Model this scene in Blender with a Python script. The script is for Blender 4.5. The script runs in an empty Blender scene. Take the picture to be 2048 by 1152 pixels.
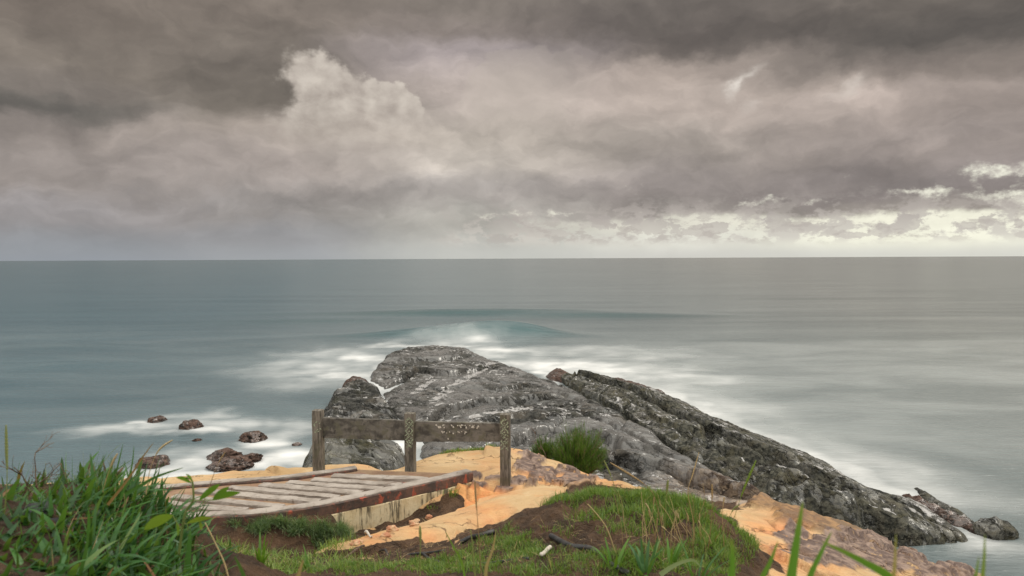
import bpy, bmesh, math, random
import numpy as np
from mathutils import Matrix, Vector

random.seed(7)
RNG = np.random.default_rng(11)
SC = bpy.context.scene
COL = SC.collection

# ------------------------------------------------------------------ camera
FPX = 1450.0
CAMZ = 10.0
cam_d = bpy.data.cameras.new('camera')
cam = bpy.data.objects.new('camera', cam_d)
COL.objects.link(cam)
cam_d.sensor_width = 36.0
cam_d.lens = 36.0 * FPX / 2048.0
cam_d.clip_start = 0.05
cam_d.clip_end = 200000.0
ROT = Matrix.Rotation(math.radians(90 - 2.33), 3, 'X') @ Matrix.Rotation(math.radians(-0.266), 3, 'Z')
cam.matrix_world = Matrix.Translation((0, 0, CAMZ)) @ ROT.to_4x4()
cam_d.dof.use_dof = True
cam_d.dof.focus_distance = 22.0
cam_d.dof.aperture_fstop = 4.6
SC.camera = cam
SC.render.engine = 'CYCLES'
SC.cycles.use_denoising = True
SC.cycles.max_bounces = 5
SC.cycles.diffuse_bounces = 2
SC.cycles.glossy_bounces = 2
SC.cycles.transmission_bounces = 3
SC.cycles.transparent_max_bounces = 12
SC.cycles.caustics_reflective = False
SC.cycles.caustics_refractive = False
SC.view_settings.view_transform = 'Standard'
SC.view_settings.look = 'None'
SC.view_settings.exposure = 0.0
SC.view_settings.gamma = 1.0
SC.view_settings.use_curve_mapping = False

R_NP = np.array([[ROT[i][j] for j in range(3)] for i in range(3)])


def ray(px, py):
    d = R_NP @ np.array([(px - 1024) / FPX, -(py - 576) / FPX, -1.0])
    return d / d[1]


def at(px, py, Y):
    """the place in the world seen at a photo pixel, Y metres ahead"""
    return np.array([0, 0, CAMZ]) + ray(px, py) * Y


def atz(px, py, z):
    """the place seen at a photo pixel that lies at height z"""
    d = ray(px, py)
    return np.array([0, 0, CAMZ]) + d * ((z - CAMZ) / d[2])


def project(P):
    q = (np.asarray(P) - np.array([0, 0, CAMZ])) @ R_NP
    return 1024 + FPX * q[..., 0] / -q[..., 2], 576 - FPX * q[..., 1] / -q[..., 2]


# ------------------------------------------------------------------ noise
_prm = np.random.default_rng(3).permutation(256)
_prm = np.concatenate([_prm, _prm]).astype(np.int64)
_g = np.random.default_rng(4).normal(size=(256, 3))
_g /= np.linalg.norm(_g, axis=1)[:, None]


def perlin(x, y, z=0.0):
    x, y, z = np.broadcast_arrays(np.asarray(x, float), np.asarray(y, float), np.asarray(z, float))
    xi, yi, zi = np.floor(x), np.floor(y), np.floor(z)
    xf, yf, zf = x - xi, y - yi, z - zi
    xi, yi, zi = xi.astype(np.int64) & 255, yi.astype(np.int64) & 255, zi.astype(np.int64) & 255
    u, v, w = [t * t * t * (t * (t * 6 - 15) + 10) for t in (xf, yf, zf)]
    out = 0
    for i in (0, 1):
        for j in (0, 1):
            for k in (0, 1):
                h = _prm[(_prm[(_prm[(xi + i) & 255] + yi + j) & 255] + zi + k) & 255]
                g = _g[h]
                d = g[..., 0] * (xf - i) + g[..., 1] * (yf - j) + g[..., 2] * (zf - k)
                out = out + d * (u if i else 1 - u) * (v if j else 1 - v) * (w if k else 1 - w)
    return out * 1.5


def fbm(x, y, z=0.0, octv=5, gain=0.5, lac=2.03):
    s, a, f = 0, 1.0, 1.0
    for i in range(octv):
        s = s + a * perlin(x * f, y * f, np.asarray(z) * f + i * 7.31)
        a *= gain
        f *= lac
    return s


def ridged(x, y, z=0.0, octv=4, gain=0.5):
    s, a, f = 0, 1.0, 1.0
    for i in range(octv):
        s = s + a * (1 - 2 * np.abs(perlin(x * f, y * f, np.asarray(z) * f + i * 3.7)))
        a *= gain
        f *= 2.07
    return s


def worley(x, y, seed=0):
    xi, yi = np.floor(x).astype(np.int64), np.floor(y).astype(np.int64)
    f1 = np.full(x.shape, 9.0)
    f2 = np.full(x.shape, 9.0)
    idx = np.zeros(x.shape)
    for i in (-1, 0, 1):
        for j in (-1, 0, 1):
            cx, cy = xi + i, yi + j
            h = _prm[(_prm[(cx + seed) & 255] + cy) & 255]
            h2 = _prm[(h + 57) & 255]
            d = np.hypot(cx + h / 256.0 - x, cy + h2 / 256.0 - y)
            nearer = d < f1
            f2 = np.where(nearer, f1, np.minimum(f2, d))
            idx = np.where(nearer, h / 256.0, idx)
            f1 = np.where(nearer, d, f1)
    return f1, f2, idx


def sstep(a, b, x):
    t = np.clip((x - a) / (b - a), 0, 1)
    return t * t * (3 - 2 * t)


def sdf_poly(px, py, poly):
    """signed distance to a polygon, positive inside"""
    poly = np.asarray(poly)[:, :2]
    d = np.full(px.shape, 1e9)
    inside = np.zeros(px.shape, bool)
    n = len(poly)
    for i in range(n):
        a, b = poly[i], poly[(i + 1) % n]
        e = b - a
        wx, wy = px - a[0], py - a[1]
        t = np.clip((wx * e[0] + wy * e[1]) / (e @ e + 1e-12), 0, 1)
        d = np.minimum(d, np.hypot(wx - e[0] * t, wy - e[1] * t))
        c = (a[1] > py) != (b[1] > py)
        xx = a[0] + (py - a[1]) * e[0] / (e[1] if abs(e[1]) > 1e-9 else 1e-9)
        inside ^= c & (px < xx)
    return np.where(inside, d, -d)


def dist_line(px, py, pts):
    pts = np.asarray(pts)[:, :2]
    d = np.full(px.shape, 1e9)
    for i in range(len(pts) - 1):
        a, b = pts[i], pts[i + 1]
        e = b - a
        wx, wy = px - a[0], py - a[1]
        t = np.clip((wx * e[0] + wy * e[1]) / (e @ e + 1e-12), 0, 1)
        d = np.minimum(d, np.hypot(wx - e[0] * t, wy - e[1] * t))
    return d


# ------------------------------------------------------------------ objects
def link(name, me, mat=None, parent=None):
    o = bpy.data.objects.new(name, me)
    COL.objects.link(o)
    if mat is not None and me is not None:
        me.materials.append(mat)
    if parent is not None:
        o.parent = parent
    return o


def tag(o, label=None, cat=None, group=None, kind=None):
    if label: o['label'] = label
    if cat: o['category'] = cat
    if group: o['group'] = group
    if kind: o['kind'] = kind
    return o


def empty(name, loc, label, cat, group=None):
    o = bpy.data.objects.new(name, None)
    COL.objects.link(o)
    o.location = Vector(loc)
    bpy.context.view_layer.update()
    return tag(o, label, cat, group)


def local(part):
    """keep a part built in world coordinates where it is once it has a parent"""
    part.matrix_parent_inverse = Matrix.Translation(part.parent.location).inverted()
    return part


def raw_mesh(name, V, faces, smooth=True, attrs=None):
    """V (n,3); faces (m,4) or (m,3) int array, -1 pads a triangle"""
    me = bpy.data.meshes.new(name)
    V = np.ascontiguousarray(V, np.float32)
    faces = np.asarray(faces)
    me.vertices.add(len(V))
    me.vertices.foreach_set('co', V.ravel())
    if faces.shape[1] == 4 and (faces[:, 3] < 0).any():
        tot = np.where(faces[:, 3] < 0, 3, 4)
        flat = faces.ravel()
        flat = flat[flat >= 0]
    else:
        tot = np.full(len(faces), faces.shape[1])
        flat = faces.ravel()
    me.loops.add(len(flat))
    me.loops.foreach_set('vertex_index', flat.astype(np.int32))
    me.polygons.add(len(faces))
    st = np.concatenate([[0], np.cumsum(tot)[:-1]]).astype(np.int32)
    me.polygons.foreach_set('loop_start', st)
    me.polygons.foreach_set('loop_total', tot.astype(np.int32))
    me.update(calc_edges=True)
    me.polygons.foreach_set('use_smooth', np.full(len(faces), smooth))
    for k, a in (attrs or {}).items():
        at_ = me.attributes.new(k, 'FLOAT', 'POINT')
        at_.data.foreach_set('value', np.ascontiguousarray(a, np.float32).ravel())
    return me


def grid_mesh(name, X, Y, Z, attrs=None, keep=None):
    m, n = X.shape
    V = np.stack([X, Y, Z], -1).reshape(-1, 3)
    i = np.arange(m * n).reshape(m, n)
    f = np.stack([i[:-1, :-1], i[:-1, 1:], i[1:, 1:], i[1:, :-1]], -1).reshape(-1, 4)
    nz = (V[f[0, 1]] - V[f[0, 0]])[0] * (V[f[0, 3]] - V[f[0, 0]])[1] - (V[f[0, 1]] - V[f[0, 0]])[1] * (V[f[0, 3]] - V[f[0, 0]])[0]
    if nz < 0:
        f = f[:, ::-1]
    if keep is not None:
        k = keep.ravel()
        f = f[k[f].any(1)]
        used = np.zeros(len(V), bool)
        used[f.ravel()] = True
        remap = np.cumsum(used) - 1
        V = V[used]
        f = remap[f]
        attrs = {k2: np.asarray(a).ravel()[used] for k2, a in (attrs or {}).items()}
    return raw_mesh(name, V, f, True, attrs)


def tube(path, rad, seg=8, cap=True):
    """V, F of a tube along path (n,3) with radius per point"""
    path = np.asarray(path, float)
    n = len(path)
    rad = np.broadcast_to(np.asarray(rad, float), (n,))
    T = np.gradient(path, axis=0)
    T /= np.linalg.norm(T, axis=1)[:, None] + 1e-12
    up = np.array([0, 0, 1.0]) if abs(T[0][2]) < 0.9 else np.array([1.0, 0, 0])
    V = []
    a = np.cross(T[0], up)
    a /= np.linalg.norm(a)
    for i in range(n):
        a = a - T[i] * (a @ T[i])
        a /= np.linalg.norm(a)
        b = np.cross(T[i], a)
        th = np.linspace(0, 2 * np.pi, seg, endpoint=False)
        V.append(path[i] + rad[i] * (np.cos(th)[:, None] * a + np.sin(th)[:, None] * b))
    V = np.concatenate(V)
    F = []
    for i in range(n - 1):
        for k in range(seg):
            F.append([i * seg + k, i * seg + (k + 1) % seg, (i + 1) * seg + (k + 1) % seg, (i + 1) * seg + k])
    if cap:
        V = np.concatenate([V, path[:1], path[-1:]])
        for k in range(seg):
            F.append([(k + 1) % seg, k, n * seg, -1])
            F.append([(n - 1) * seg + k, (n - 1) * seg + (k + 1) % seg, n * seg + 1, -1])
    return V, np.array(F)


def merge(parts):
    Vs, Fs, off = [], [], 0
    for V, F in parts:
        F = np.asarray(F)
        if F.shape[1] == 3:
            F = np.concatenate([F, np.full((len(F), 1), -1)], 1)
        Fs.append(np.where(F >= 0, F + off, -1))
        Vs.append(V)
        off += len(V)
    return np.concatenate(Vs), np.concatenate(Fs)


def spline(pts, n):
    """smooth resample of a polyline"""
    pts = np.asarray(pts, float)
    k = len(pts)
    t = np.linspace(0, k - 1, n)
    i = np.clip(t.astype(int), 0, k - 2)
    f = (t - i)[:, None]
    p0, p1, p2, p3 = pts[np.clip(i - 1, 0, k - 1)], pts[i], pts[i + 1], pts[np.clip(i + 2, 0, k - 1)]
    return 0.5 * (2 * p1 + (p2 - p0) * f + (2 * p0 - 5 * p1 + 4 * p2 - p3) * f * f + (3 * p1 - p0 - 3 * p2 + p3) * f ** 3)


# ------------------------------------------------------------------ node language
class S:
    nt = None

    def __init__(self, s): self.s = s

    @staticmethod
    def op(o, *a):
        n = S.nt.nodes.new('ShaderNodeMath')
        n.operation = o
        for i, v in enumerate(a):
            if isinstance(v, S): S.nt.links.new(v.s, n.inputs[i])
            else: n.inputs[i].default_value = v
        return S(n.outputs[0])

    def __add__(self, b): return S.op('ADD', self, b)
    __radd__ = __add__
    def __mul__(self, b): return S.op('MULTIPLY', self, b)
    __rmul__ = __mul__
    def __sub__(self, b): return S.op('SUBTRACT', self, b)
    def __rsub__(self, b): return S.op('SUBTRACT', b, self)
    def __truediv__(self, b): return S.op('DIVIDE', self, b)
    def max(self, b): return S.op('MAXIMUM', self, b)
    def min(self, b): return S.op('MINIMUM', self, b)
    def abs(self): return S.op('ABSOLUTE', self)
    def pow(self, b): return S.op('POWER', self, b)
    def exp(self): return S.op('EXPONENT', self)

    def step(self, a, b, lo=0.0, hi=1.0):
        n = S.nt.nodes.new('ShaderNodeMapRange')
        n.interpolation_type = 'SMOOTHSTEP'
        S.nt.links.new(self.s, n.inputs['Value'])
        for nm, v in (('From Min', a), ('From Max', b), ('To Min', lo), ('To Max', hi)):
            n.inputs[nm].default_value = v
        return S(n.outputs['Result'])

    def lin(self, a, b, lo=0.0, hi=1.0):
        n = S.nt.nodes.new('ShaderNodeMapRange')
        S.nt.links.new(self.s, n.inputs['Value'])
        for nm, v in (('From Min', a), ('From Max', b), ('To Min', lo), ('To Max', hi)):
            n.inputs[nm].default_value = v
        return S(n.outputs['Result'])


def xyz(x, y, z=0.0):
    n = S.nt.nodes.new('ShaderNodeCombineXYZ')
    for i, v in enumerate((x, y, z)):
        if isinstance(v, S): S.nt.links.new(v.s, n.inputs[i])
        else: n.inputs[i].default_value = v
    return S(n.outputs[0])


def sep(v):
    n = S.nt.nodes.new('ShaderNodeSeparateXYZ')
    S.nt.links.new(v.s, n.inputs[0])
    return [S(o) for o in n.outputs]


def noise(vec, scale, detail=4.0, rough=0.55, dist=0.0, out='Fac'):
    n = S.nt.nodes.new('ShaderNodeTexNoise')
    if vec is not None: S.nt.links.new(vec.s, n.inputs['Vector'])
    n.inputs['Scale'].default_value = scale
    n.inputs['Detail'].default_value = detail
    n.inputs['Roughness'].default_value = rough
    n.inputs['Distortion'].default_value = dist
    return S(n.outputs[out])


def voronoi(vec, scale, feature='F1', out='Distance', rnd=1.0):
    n = S.nt.nodes.new('ShaderNodeTexVoronoi')
    n.feature = feature
    if vec is not None: S.nt.links.new(vec.s, n.inputs['Vector'])
    n.inputs['Scale'].default_value = scale
    n.inputs['Randomness'].default_value = rnd
    return S(n.outputs[out])


def mapping(vec, scale=(1, 1, 1), rot=(0, 0, 0), loc=(0, 0, 0)):
    n = S.nt.nodes.new('ShaderNodeMapping')
    S.nt.links.new(vec.s, n.inputs['Vector'])
    n.inputs['Scale'].default_value = scale
    n.inputs['Rotation'].default_value = rot
    n.inputs['Location'].default_value = loc
    return S(n.outputs[0])


def ramp(fac, stops, interp='LINEAR'):
    n = S.nt.nodes.new('ShaderNodeValToRGB')
    n.color_ramp.interpolation = interp
    e = n.color_ramp.elements
    while len(e) < len(stops): e.new(0.5)
    for el, (p, c) in zip(e, stops):
        el.position = p
        el.color = (*c, 1.0)
    S.nt.links.new(fac.s, n.inputs[0])
    return S(n.outputs[0])


def mix(f, a, b, blend='MIX'):
    n = S.nt.nodes.new('ShaderNodeMix')
    n.data_type = 'RGBA'
    n.blend_type = blend
    n.clamp_factor = True
    for sock, v in ((n.inputs[0], f), (n.inputs[6], a), (n.inputs[7], b)):
        if isinstance(v, S): S.nt.links.new(v.s, sock)
        elif isinstance(v, (int, float)): sock.default_value = v
        else: sock.default_value = (*v, 1.0)
    return S(n.outputs[2])


def attr(name):
    n = S.nt.nodes.new('ShaderNodeAttribute')
    n.attribute_name = name
    return S(n.outputs['Fac'])


def geo(out='Position'):
    n = S.nt.nodes.new('ShaderNodeNewGeometry')
    return S(n.outputs[out])


def texco(out='Object'):
    n = S.nt.nodes.new('ShaderNodeTexCoord')
    return S(n.outputs[out])


def bump(h, dist=0.02, strength=1.0, normal=None):
    n = S.nt.nodes.new('ShaderNodeBump')
    n.inputs['Distance'].default_value = dist
    n.inputs['Strength'].default_value = strength
    S.nt.links.new(h.s, n.inputs['Height'])
    if normal is not None: S.nt.links.new(normal.s, n.inputs['Normal'])
    return S(n.outputs[0])


def new_mat(name):
    m = bpy.data.materials.new(name)
    m.use_nodes = True
    S.nt = m.node_tree
    bs = m.node_tree.nodes['Principled BSDF']
    return m, bs


def put(bs, **kw):
    for k, v in kw.items():
        nm = {'color': 'Base Color', 'rough': 'Roughness', 'normal': 'Normal', 'spec': 'Specular IOR Level', 'ior': 'IOR',
              'alpha': 'Alpha', 'metal': 'Metallic', 'coat': 'Coat Weight', 'coatr': 'Coat Roughness'}[k]
        if isinstance(v, S): S.nt.links.new(v.s, bs.inputs[nm])
        elif isinstance(v, tuple): bs.inputs[nm].default_value = (*v, 1.0)
        else: bs.inputs[nm].default_value = v


def lin3(*c):
    """linear colour from 0-255 display values"""
    return tuple((v / 255 / 12.92) if v / 255 <= 0.04045 else ((v / 255 + 0.055) / 1.055) ** 2.4 for v in c)

# ================================================================== sky and light
SUN_AZ, SUN_EL = math.radians(62), math.radians(50)     # azimuth from +Y towards +X
world = bpy.data.worlds.new('World')
SC.world = world
world.use_nodes = True
world.cycles.sampling_method = "MANUAL"
world.cycles.sample_map_resolution = 512
S.nt = world.node_tree
for n in list(S.nt.nodes): S.nt.nodes.remove(n)
wout = S.nt.nodes.new('ShaderNodeOutputWorld')
tc = S.nt.nodes.new('ShaderNodeTexCoord')
gx, gy, gz = sep(S(tc.outputs['Generated']))
DEG = 57.29578
az = S.op('ARCTAN2', gx, gy) * DEG
el = S.op('ARCSINE', gz) * DEG


def ae(px, py):
    d = ray(px, py)
    d = d / np.linalg.norm(d)
    return math.degrees(math.atan2(d[0], d[1])), math.degrees(math.asin(d[2]))


v0 = xyz(az, el, 0.0)
# the cloud shapes wander: direction displaced by two scales of noise
w1 = noise(mapping(v0, (0.11, 0.17, 1)), 1.0, 3.0, 0.5, 0, 'Color')
w2 = noise(mapping(v0, (0.42, 0.6, 1), loc=(3, 7, 2)), 1.0, 6.0, 0.6, 0, 'Color')
w1x, w1y, _ = sep(w1)
w2x, w2y, _ = sep(w2)
calm = el.step(0.3, 5.0, 0.12, 1.0)
aw = az + (w1x - 0.5) * 7.0 + (w2x - 0.5) * 2.6
ew = el + ((w1y - 0.5) * 3.6 + (w2y - 0.5) * 1.9) * calm


def blob(px, py, rx, ry, rot=0.0, a=None, e=None):
    a0, e0 = ae(px, py)
    c2 = math.cos(math.radians(a0)) ** 2
    sx, sy = rx / FPX * DEG * c2, ry / FPX * DEG * math.sqrt(c2)
    dx, dy = (aw if a is None else a) - a0, (ew if e is None else e) - e0
    if rot:
        c, s_ = math.cos(math.radians(rot)), math.sin(math.radians(rot))
        dx, dy = dx * c + dy * s_, dy * c - dx * s_
    dx, dy = dx / sx, dy / sy
    return ((dx * dx + dy * dy) * -1.0).exp()


def column(px, rows):
    """colour by elevation as it is over one heading"""
    st = sorted((max(0.0, ae(px, py)[1]) / 24.0, lin3(*c)) for py, c in rows)
    return ramp(ew / 24.0, st, 'B_SPLINE' if False else 'EASE')


cl = column(130, [(0, (114, 104, 96)), (110, (116, 107, 99)), (170, (112, 104, 98)), (210, (99, 94, 89)), (245, (128, 119, 114)),
                  (340, (142, 133, 129)), (430, (139, 134, 135)), (500, (136, 139, 145)), (519, (136, 140, 147))])
cm = column(560, [(0, (119, 109, 101)), (100, (118, 109, 101)), (200, (124, 115, 106)), (250, (150, 139, 131)), (330, (148, 138, 133)),
                  (420, (144, 138, 136)), (470, (143, 142, 145)), (518, (146, 148, 152))])
cc = column(930, [(0, (121, 112, 105)), (45, (138, 127, 121)), (95, (157, 146, 145)), (190, (166, 154, 148)), (270, (172, 162, 153)), (330, (172, 163, 155)),
                  (385, (152, 145, 141)), (440, (166, 162, 156)), (516, (178, 178, 174))])
cr = column(1350, [(0, (106, 98, 92)), (85, (110, 101, 95)), (125, (157, 144, 136)), (200, (168, 155, 147)), (280, (152, 142, 135)),
                   (385, (138, 129, 126)), (428, (146, 138, 134)), (442, (206, 202, 190)), (480, (206, 204, 195)), (514, (190, 188, 183))])
ce = column(1800, [(0, (103, 95, 88)), (95, (96, 89, 83)), (160, (130, 119, 112)), (200, (158, 145, 138)), (290, (143, 132, 127)),
                   (385, (131, 122, 120)), (412, (140, 132, 127)), (428, (222, 219, 203)), (470, (224, 222, 206)), (511, (196, 195, 188))])


def between(px0, px1): return aw.step(ae(px0, 300)[0], ae(px1, 300)[0])


sky = mix(between(130, 560), cl, cm)
sky = mix(between(560, 930), sky, cc)
sky = mix(between(930, 1350), sky, cr)
sky = mix(between(1350, 1800), sky, ce)


def shade(k):  # multiply the colour
    global sky
    n = S.nt.nodes.new('ShaderNodeVectorMath')
    n.operation = 'SCALE'
    S.nt.links.new(sky.s, n.inputs[0])
    S.nt.links.new(k.s, n.inputs['Scale'])
    sky = S(n.outputs[0])


# soft light and dark masses
lg = blob(480, 150, 190, 75, -12) * -0.30 + blob(540, 200, 60, 42) * -0.05 + blob(70, 205, 260, 24) * -0.24 \
    + blob(230, 60, 90, 60) * 0.10 + blob(330, 110, 60, 60) * 0.10 + blob(380, 250, 130, 40) * 0.13 \
    + blob(1230, 50, 420, 42, -3) * -0.34 + blob(1620, 70, 300, 40, -3) * -0.16 + blob(1900, 120, 260, 60, -8) * -0.22 \
    + blob(850, 332, 110, 30, -16) * 0.30 + blob(820, 398, 230, 22, -4) * -0.26 + blob(1150, 352, 150, 22, -10) * 0.16 + blob(740, 270, 80, 50, -20) * 0.16 + blob(1010, 150, 55, 60) * 0.06 \
    + blob(1280, 175, 260, 50) * 0.06 + blob(1700, 175, 70, 26, 10) * 0.34 + blob(1640, 210, 160, 40) * 0.10 \
    + blob(1500, 330, 330, 40, -8) * -0.14 + blob(1330, 405, 190, 22, -3) * -0.16 + blob(1680, 395, 200, 26) * -0.14 \
    + blob(1130, 330, 130, 26, -14) * 0.12 + blob(1950, 250, 160, 50) * -0.12 \
    + blob(560, 400, 160, 16, -8) * -0.10 + blob(480, 480, 300, 24) * -0.06
n_big = noise(mapping(v0, (0.10, 0.20, 1), loc=(1, 2, 5)), 1.0, 7.0, 0.58, 0.35)
n_mid = noise(mapping(xyz(aw, ew, 0.0), (0.30, 0.55, 1), rot=(0, 0, 0.25), loc=(9, 2, 5)), 1.0, 7.0, 0.6, 0.2)
fade_low = el.step(0.0, 4.5, 0.15, 1.0)
# billows catch the light on the side towards the bright right hand sky
def billow(du, dv, sx, sy, d):
    return noise(mapping(xyz(aw + du, ew + dv, 0.0), (sx, sy, 1), rot=(0, 0, -0.18), loc=(4, 8, 1)), 1.0, d, 0.56, 0.3)


relief = (billow(0, 0, .17, .33, 6.0) - billow(1.3, 1.1, .17, .33, 6.0)) * 0.70 + (billow(7, 3, .085, .17, 5.0) - billow(9.2, 4.8, .085, .17, 5.0)) * 0.75 + (billow(0, 0, .5, .85, 4.0) - billow(.45, .45, .5, .85, 4.0)) * 0.16
lg = lg + ((n_big - 0.5) * 0.45 + (n_mid - 0.5) * 0.35 + relief) * fade_low
shade(lg.exp())

# the bright cumulus tower, crisp on its upper right side
e2 = noise(mapping(v0, (0.8, 0.95, 1), loc=(5, 1, 9)), 1.0, 5.0, 0.50, 0.0)
e3 = voronoi(mapping(xyz(az + (w2x - 0.5) * 0.8, el + (w2y - 0.5) * 0.8, 0.0), (0.85, 0.95, 1)), 1.0, 'SMOOTH_F1')
raz = lambda *k: blob(*k, a=az, e=el)
tow = raz(605, 140, 50, 42) + raz(655, 175, 60, 56) + raz(720, 215, 72, 46) + raz(785, 205, 40, 26) + raz(680, 255, 130, 62) \
    + raz(795, 250, 46, 50) + raz(600, 300, 150, 60)
tw = tow + (e2 - 0.5) * 1.5 - (e3 - 0.45) * 0.42
edge_r = az.lin(ae(560, 150)[0], ae(760, 150)[0], 1.15, 0.68)
tmask = (tw - 0.44).max(0.0) / (edge_r - 0.44)
tmask = tmask.step(0.05, 1.0) * raz(700, 200, 175, 150).step(0.12, 0.62)
glow = mix(((e2 - 0.5) * 1.5 + (e3 * -0.6) + 0.78 + (n_mid - 0.5) * 1.5), lin3(154, 143, 135), lin3(198, 188, 178))
lowfade = el.step(ae(700, 340)[1], ae(700, 190)[1])
sky = mix(tmask * (lowfade * 0.80 + 0.08), sky, glow)
# the second billow right of the smooth gap
b2 = raz(1010, 190, 80, 62) + raz(1090, 160, 120, 66) + raz(960, 235, 60, 26) + (e2 - 0.5) * 0.9 - (e3 - 0.45) * 0.35
sky = mix(b2.step(0.42, 0.62) * raz(1030, 180, 130, 85) * 0.6, sky, lin3(174, 163, 154))
# ragged low bank: broken cumulus against the bright strip on the right
c1 = noise(mapping(v0, (0.36, 0.62, 1), loc=(2, 4, 1)), 1.0, 7.0, 0.60, 0.0)
c2 = noise(mapping(v0, (1.4, 1.9, 1), loc=(8, 4, 1)), 1.0, 4.0, 0.6, 0.0)
band = el.step(0.7, 1.6) * el.step(5.4, 2.6) * az.step(-9.0, 0.0)
cum = (c1 + (c2 - 0.5) * 0.22 + el.lin(1.0, 4.5, 0.035, -0.03)).step(0.485, 0.575) * band
CUM = lambda s: mix(cum * 0.86, s, mix(el.step(0.8, 4.5), lin3(192, 187, 180), lin3(160, 151, 147)))
sky = CUM(sky)
puffs = raz(1010, 452, 46, 24) + raz(1300, 452, 60, 22) + raz(1400, 462, 40, 12) + raz(1552, 440, 32, 22) + raz(1620, 456, 50, 11) + raz(1822, 442, 30, 22) + raz(1780, 456, 34, 12) \
    + raz(1975, 438, 20, 16) + raz(1930, 452, 34, 10) + raz(2040, 448, 16, 12) + raz(1100, 466, 54, 10) + raz(1200, 444, 30, 16) + raz(1440, 452, 30, 12) + raz(1700, 470, 70, 8) + raz(2060, 470, 40, 8)
puffs = puffs + (c2 - 0.5) * 1.7 + (e2 - 0.5) * 0.8
sky = mix(puffs.step(0.46, 0.66) * 0.75 * az.step(-4, 1), sky, mix(el.step(1.2, 3.6), lin3(186, 180, 173), lin3(156, 148, 145)))
# rifts where pale sky shows through
wz = lambda *k: blob(*k, a=az + (w2x - 0.5) * 4.5, e=el + (w2y - 0.5) * 2.6)
rift = (wz(1995, 344, 90, 15, -6) + wz(2010, 392, 130, 15) * 0.95 + wz(1850, 380, 70, 10) * 0.9 + wz(1640, 400, 30, 7) * 0.8 + wz(1500, 404, 70, 8) * 0.7
        + wz(970, 432, 70, 6) * 0.8 + wz(1130, 428, 60, 7) * 0.7) + (c1 - 0.5) * 2.2 + (c2 - 0.5) * 0.9
sky = mix(rift.step(0.30, 1.30) * az.step(-6, 0) * el.step(9.5, 7.0) * el.step(1.2, 3.2) * 0.85, sky, mix(c2.step(0.35, 0.65), lin3(196, 190, 180), lin3(230, 228, 212)))
sky = mix((noise(mapping(v0, (0.5, 1.0, 1), loc=(6, 1, 3)), 1.0, 7.0, .62).step(.5, .6)) * band * 0.6, sky, lin3(165, 157, 152))
spark = (blob(1466, 165, 10, 16) + blob(1480, 143, 26, 8, 28) * 0.6 + blob(1690, 186, 34, 14, 20) * 0.5 + blob(1500, 200, 16, 10) * 0.25)
sky = mix(spark * (e2 * 1.4) * 0.75, sky, lin3(226, 218, 210))
# unseen sky overhead and behind the camera, brightened to light the foreground
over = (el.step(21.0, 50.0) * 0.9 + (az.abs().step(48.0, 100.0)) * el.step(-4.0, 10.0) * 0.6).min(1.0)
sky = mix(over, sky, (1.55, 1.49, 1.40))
nis = S.nt.nodes.new('ShaderNodeTexSky')
nis.sky_type = 'NISHITA'
nis.sun_disc = False
nis.sun_elevation = SUN_EL
nis.sun_rotation = SUN_AZ
bg_n = S.nt.nodes.new('ShaderNodeBackground')
bg_n.inputs['Strength'].default_value = 0.06
S.nt.links.new(nis.outputs[0], bg_n.inputs['Color'])
bg_c = S.nt.nodes.new('ShaderNodeBackground')
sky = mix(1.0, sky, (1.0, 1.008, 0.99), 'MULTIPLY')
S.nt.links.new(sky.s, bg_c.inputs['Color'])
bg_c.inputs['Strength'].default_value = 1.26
mx = S.nt.nodes.new('ShaderNodeMixShader')
mx.inputs[0].default_value = 0.96          # cloud cover over the blue
S.nt.links.new(bg_n.outputs[0], mx.inputs[1])
S.nt.links.new(bg_c.outputs[0], mx.inputs[2])
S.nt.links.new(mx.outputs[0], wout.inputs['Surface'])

sl = bpy.data.lights.new('sun', 'SUN')
sl.energy = 1.5
sl.angle = math.radians(16)
sl.color = (1.0, 0.93, 0.82)
so = bpy.data.objects.new('sun', sl)
COL.objects.link(so)
sd = Vector((math.sin(SUN_AZ) * math.cos(SUN_EL), math.cos(SUN_AZ) * math.cos(SUN_EL), math.sin(SUN_EL)))
so.rotation_euler = sd.to_track_quat('Z', 'Y').to_euler()

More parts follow.
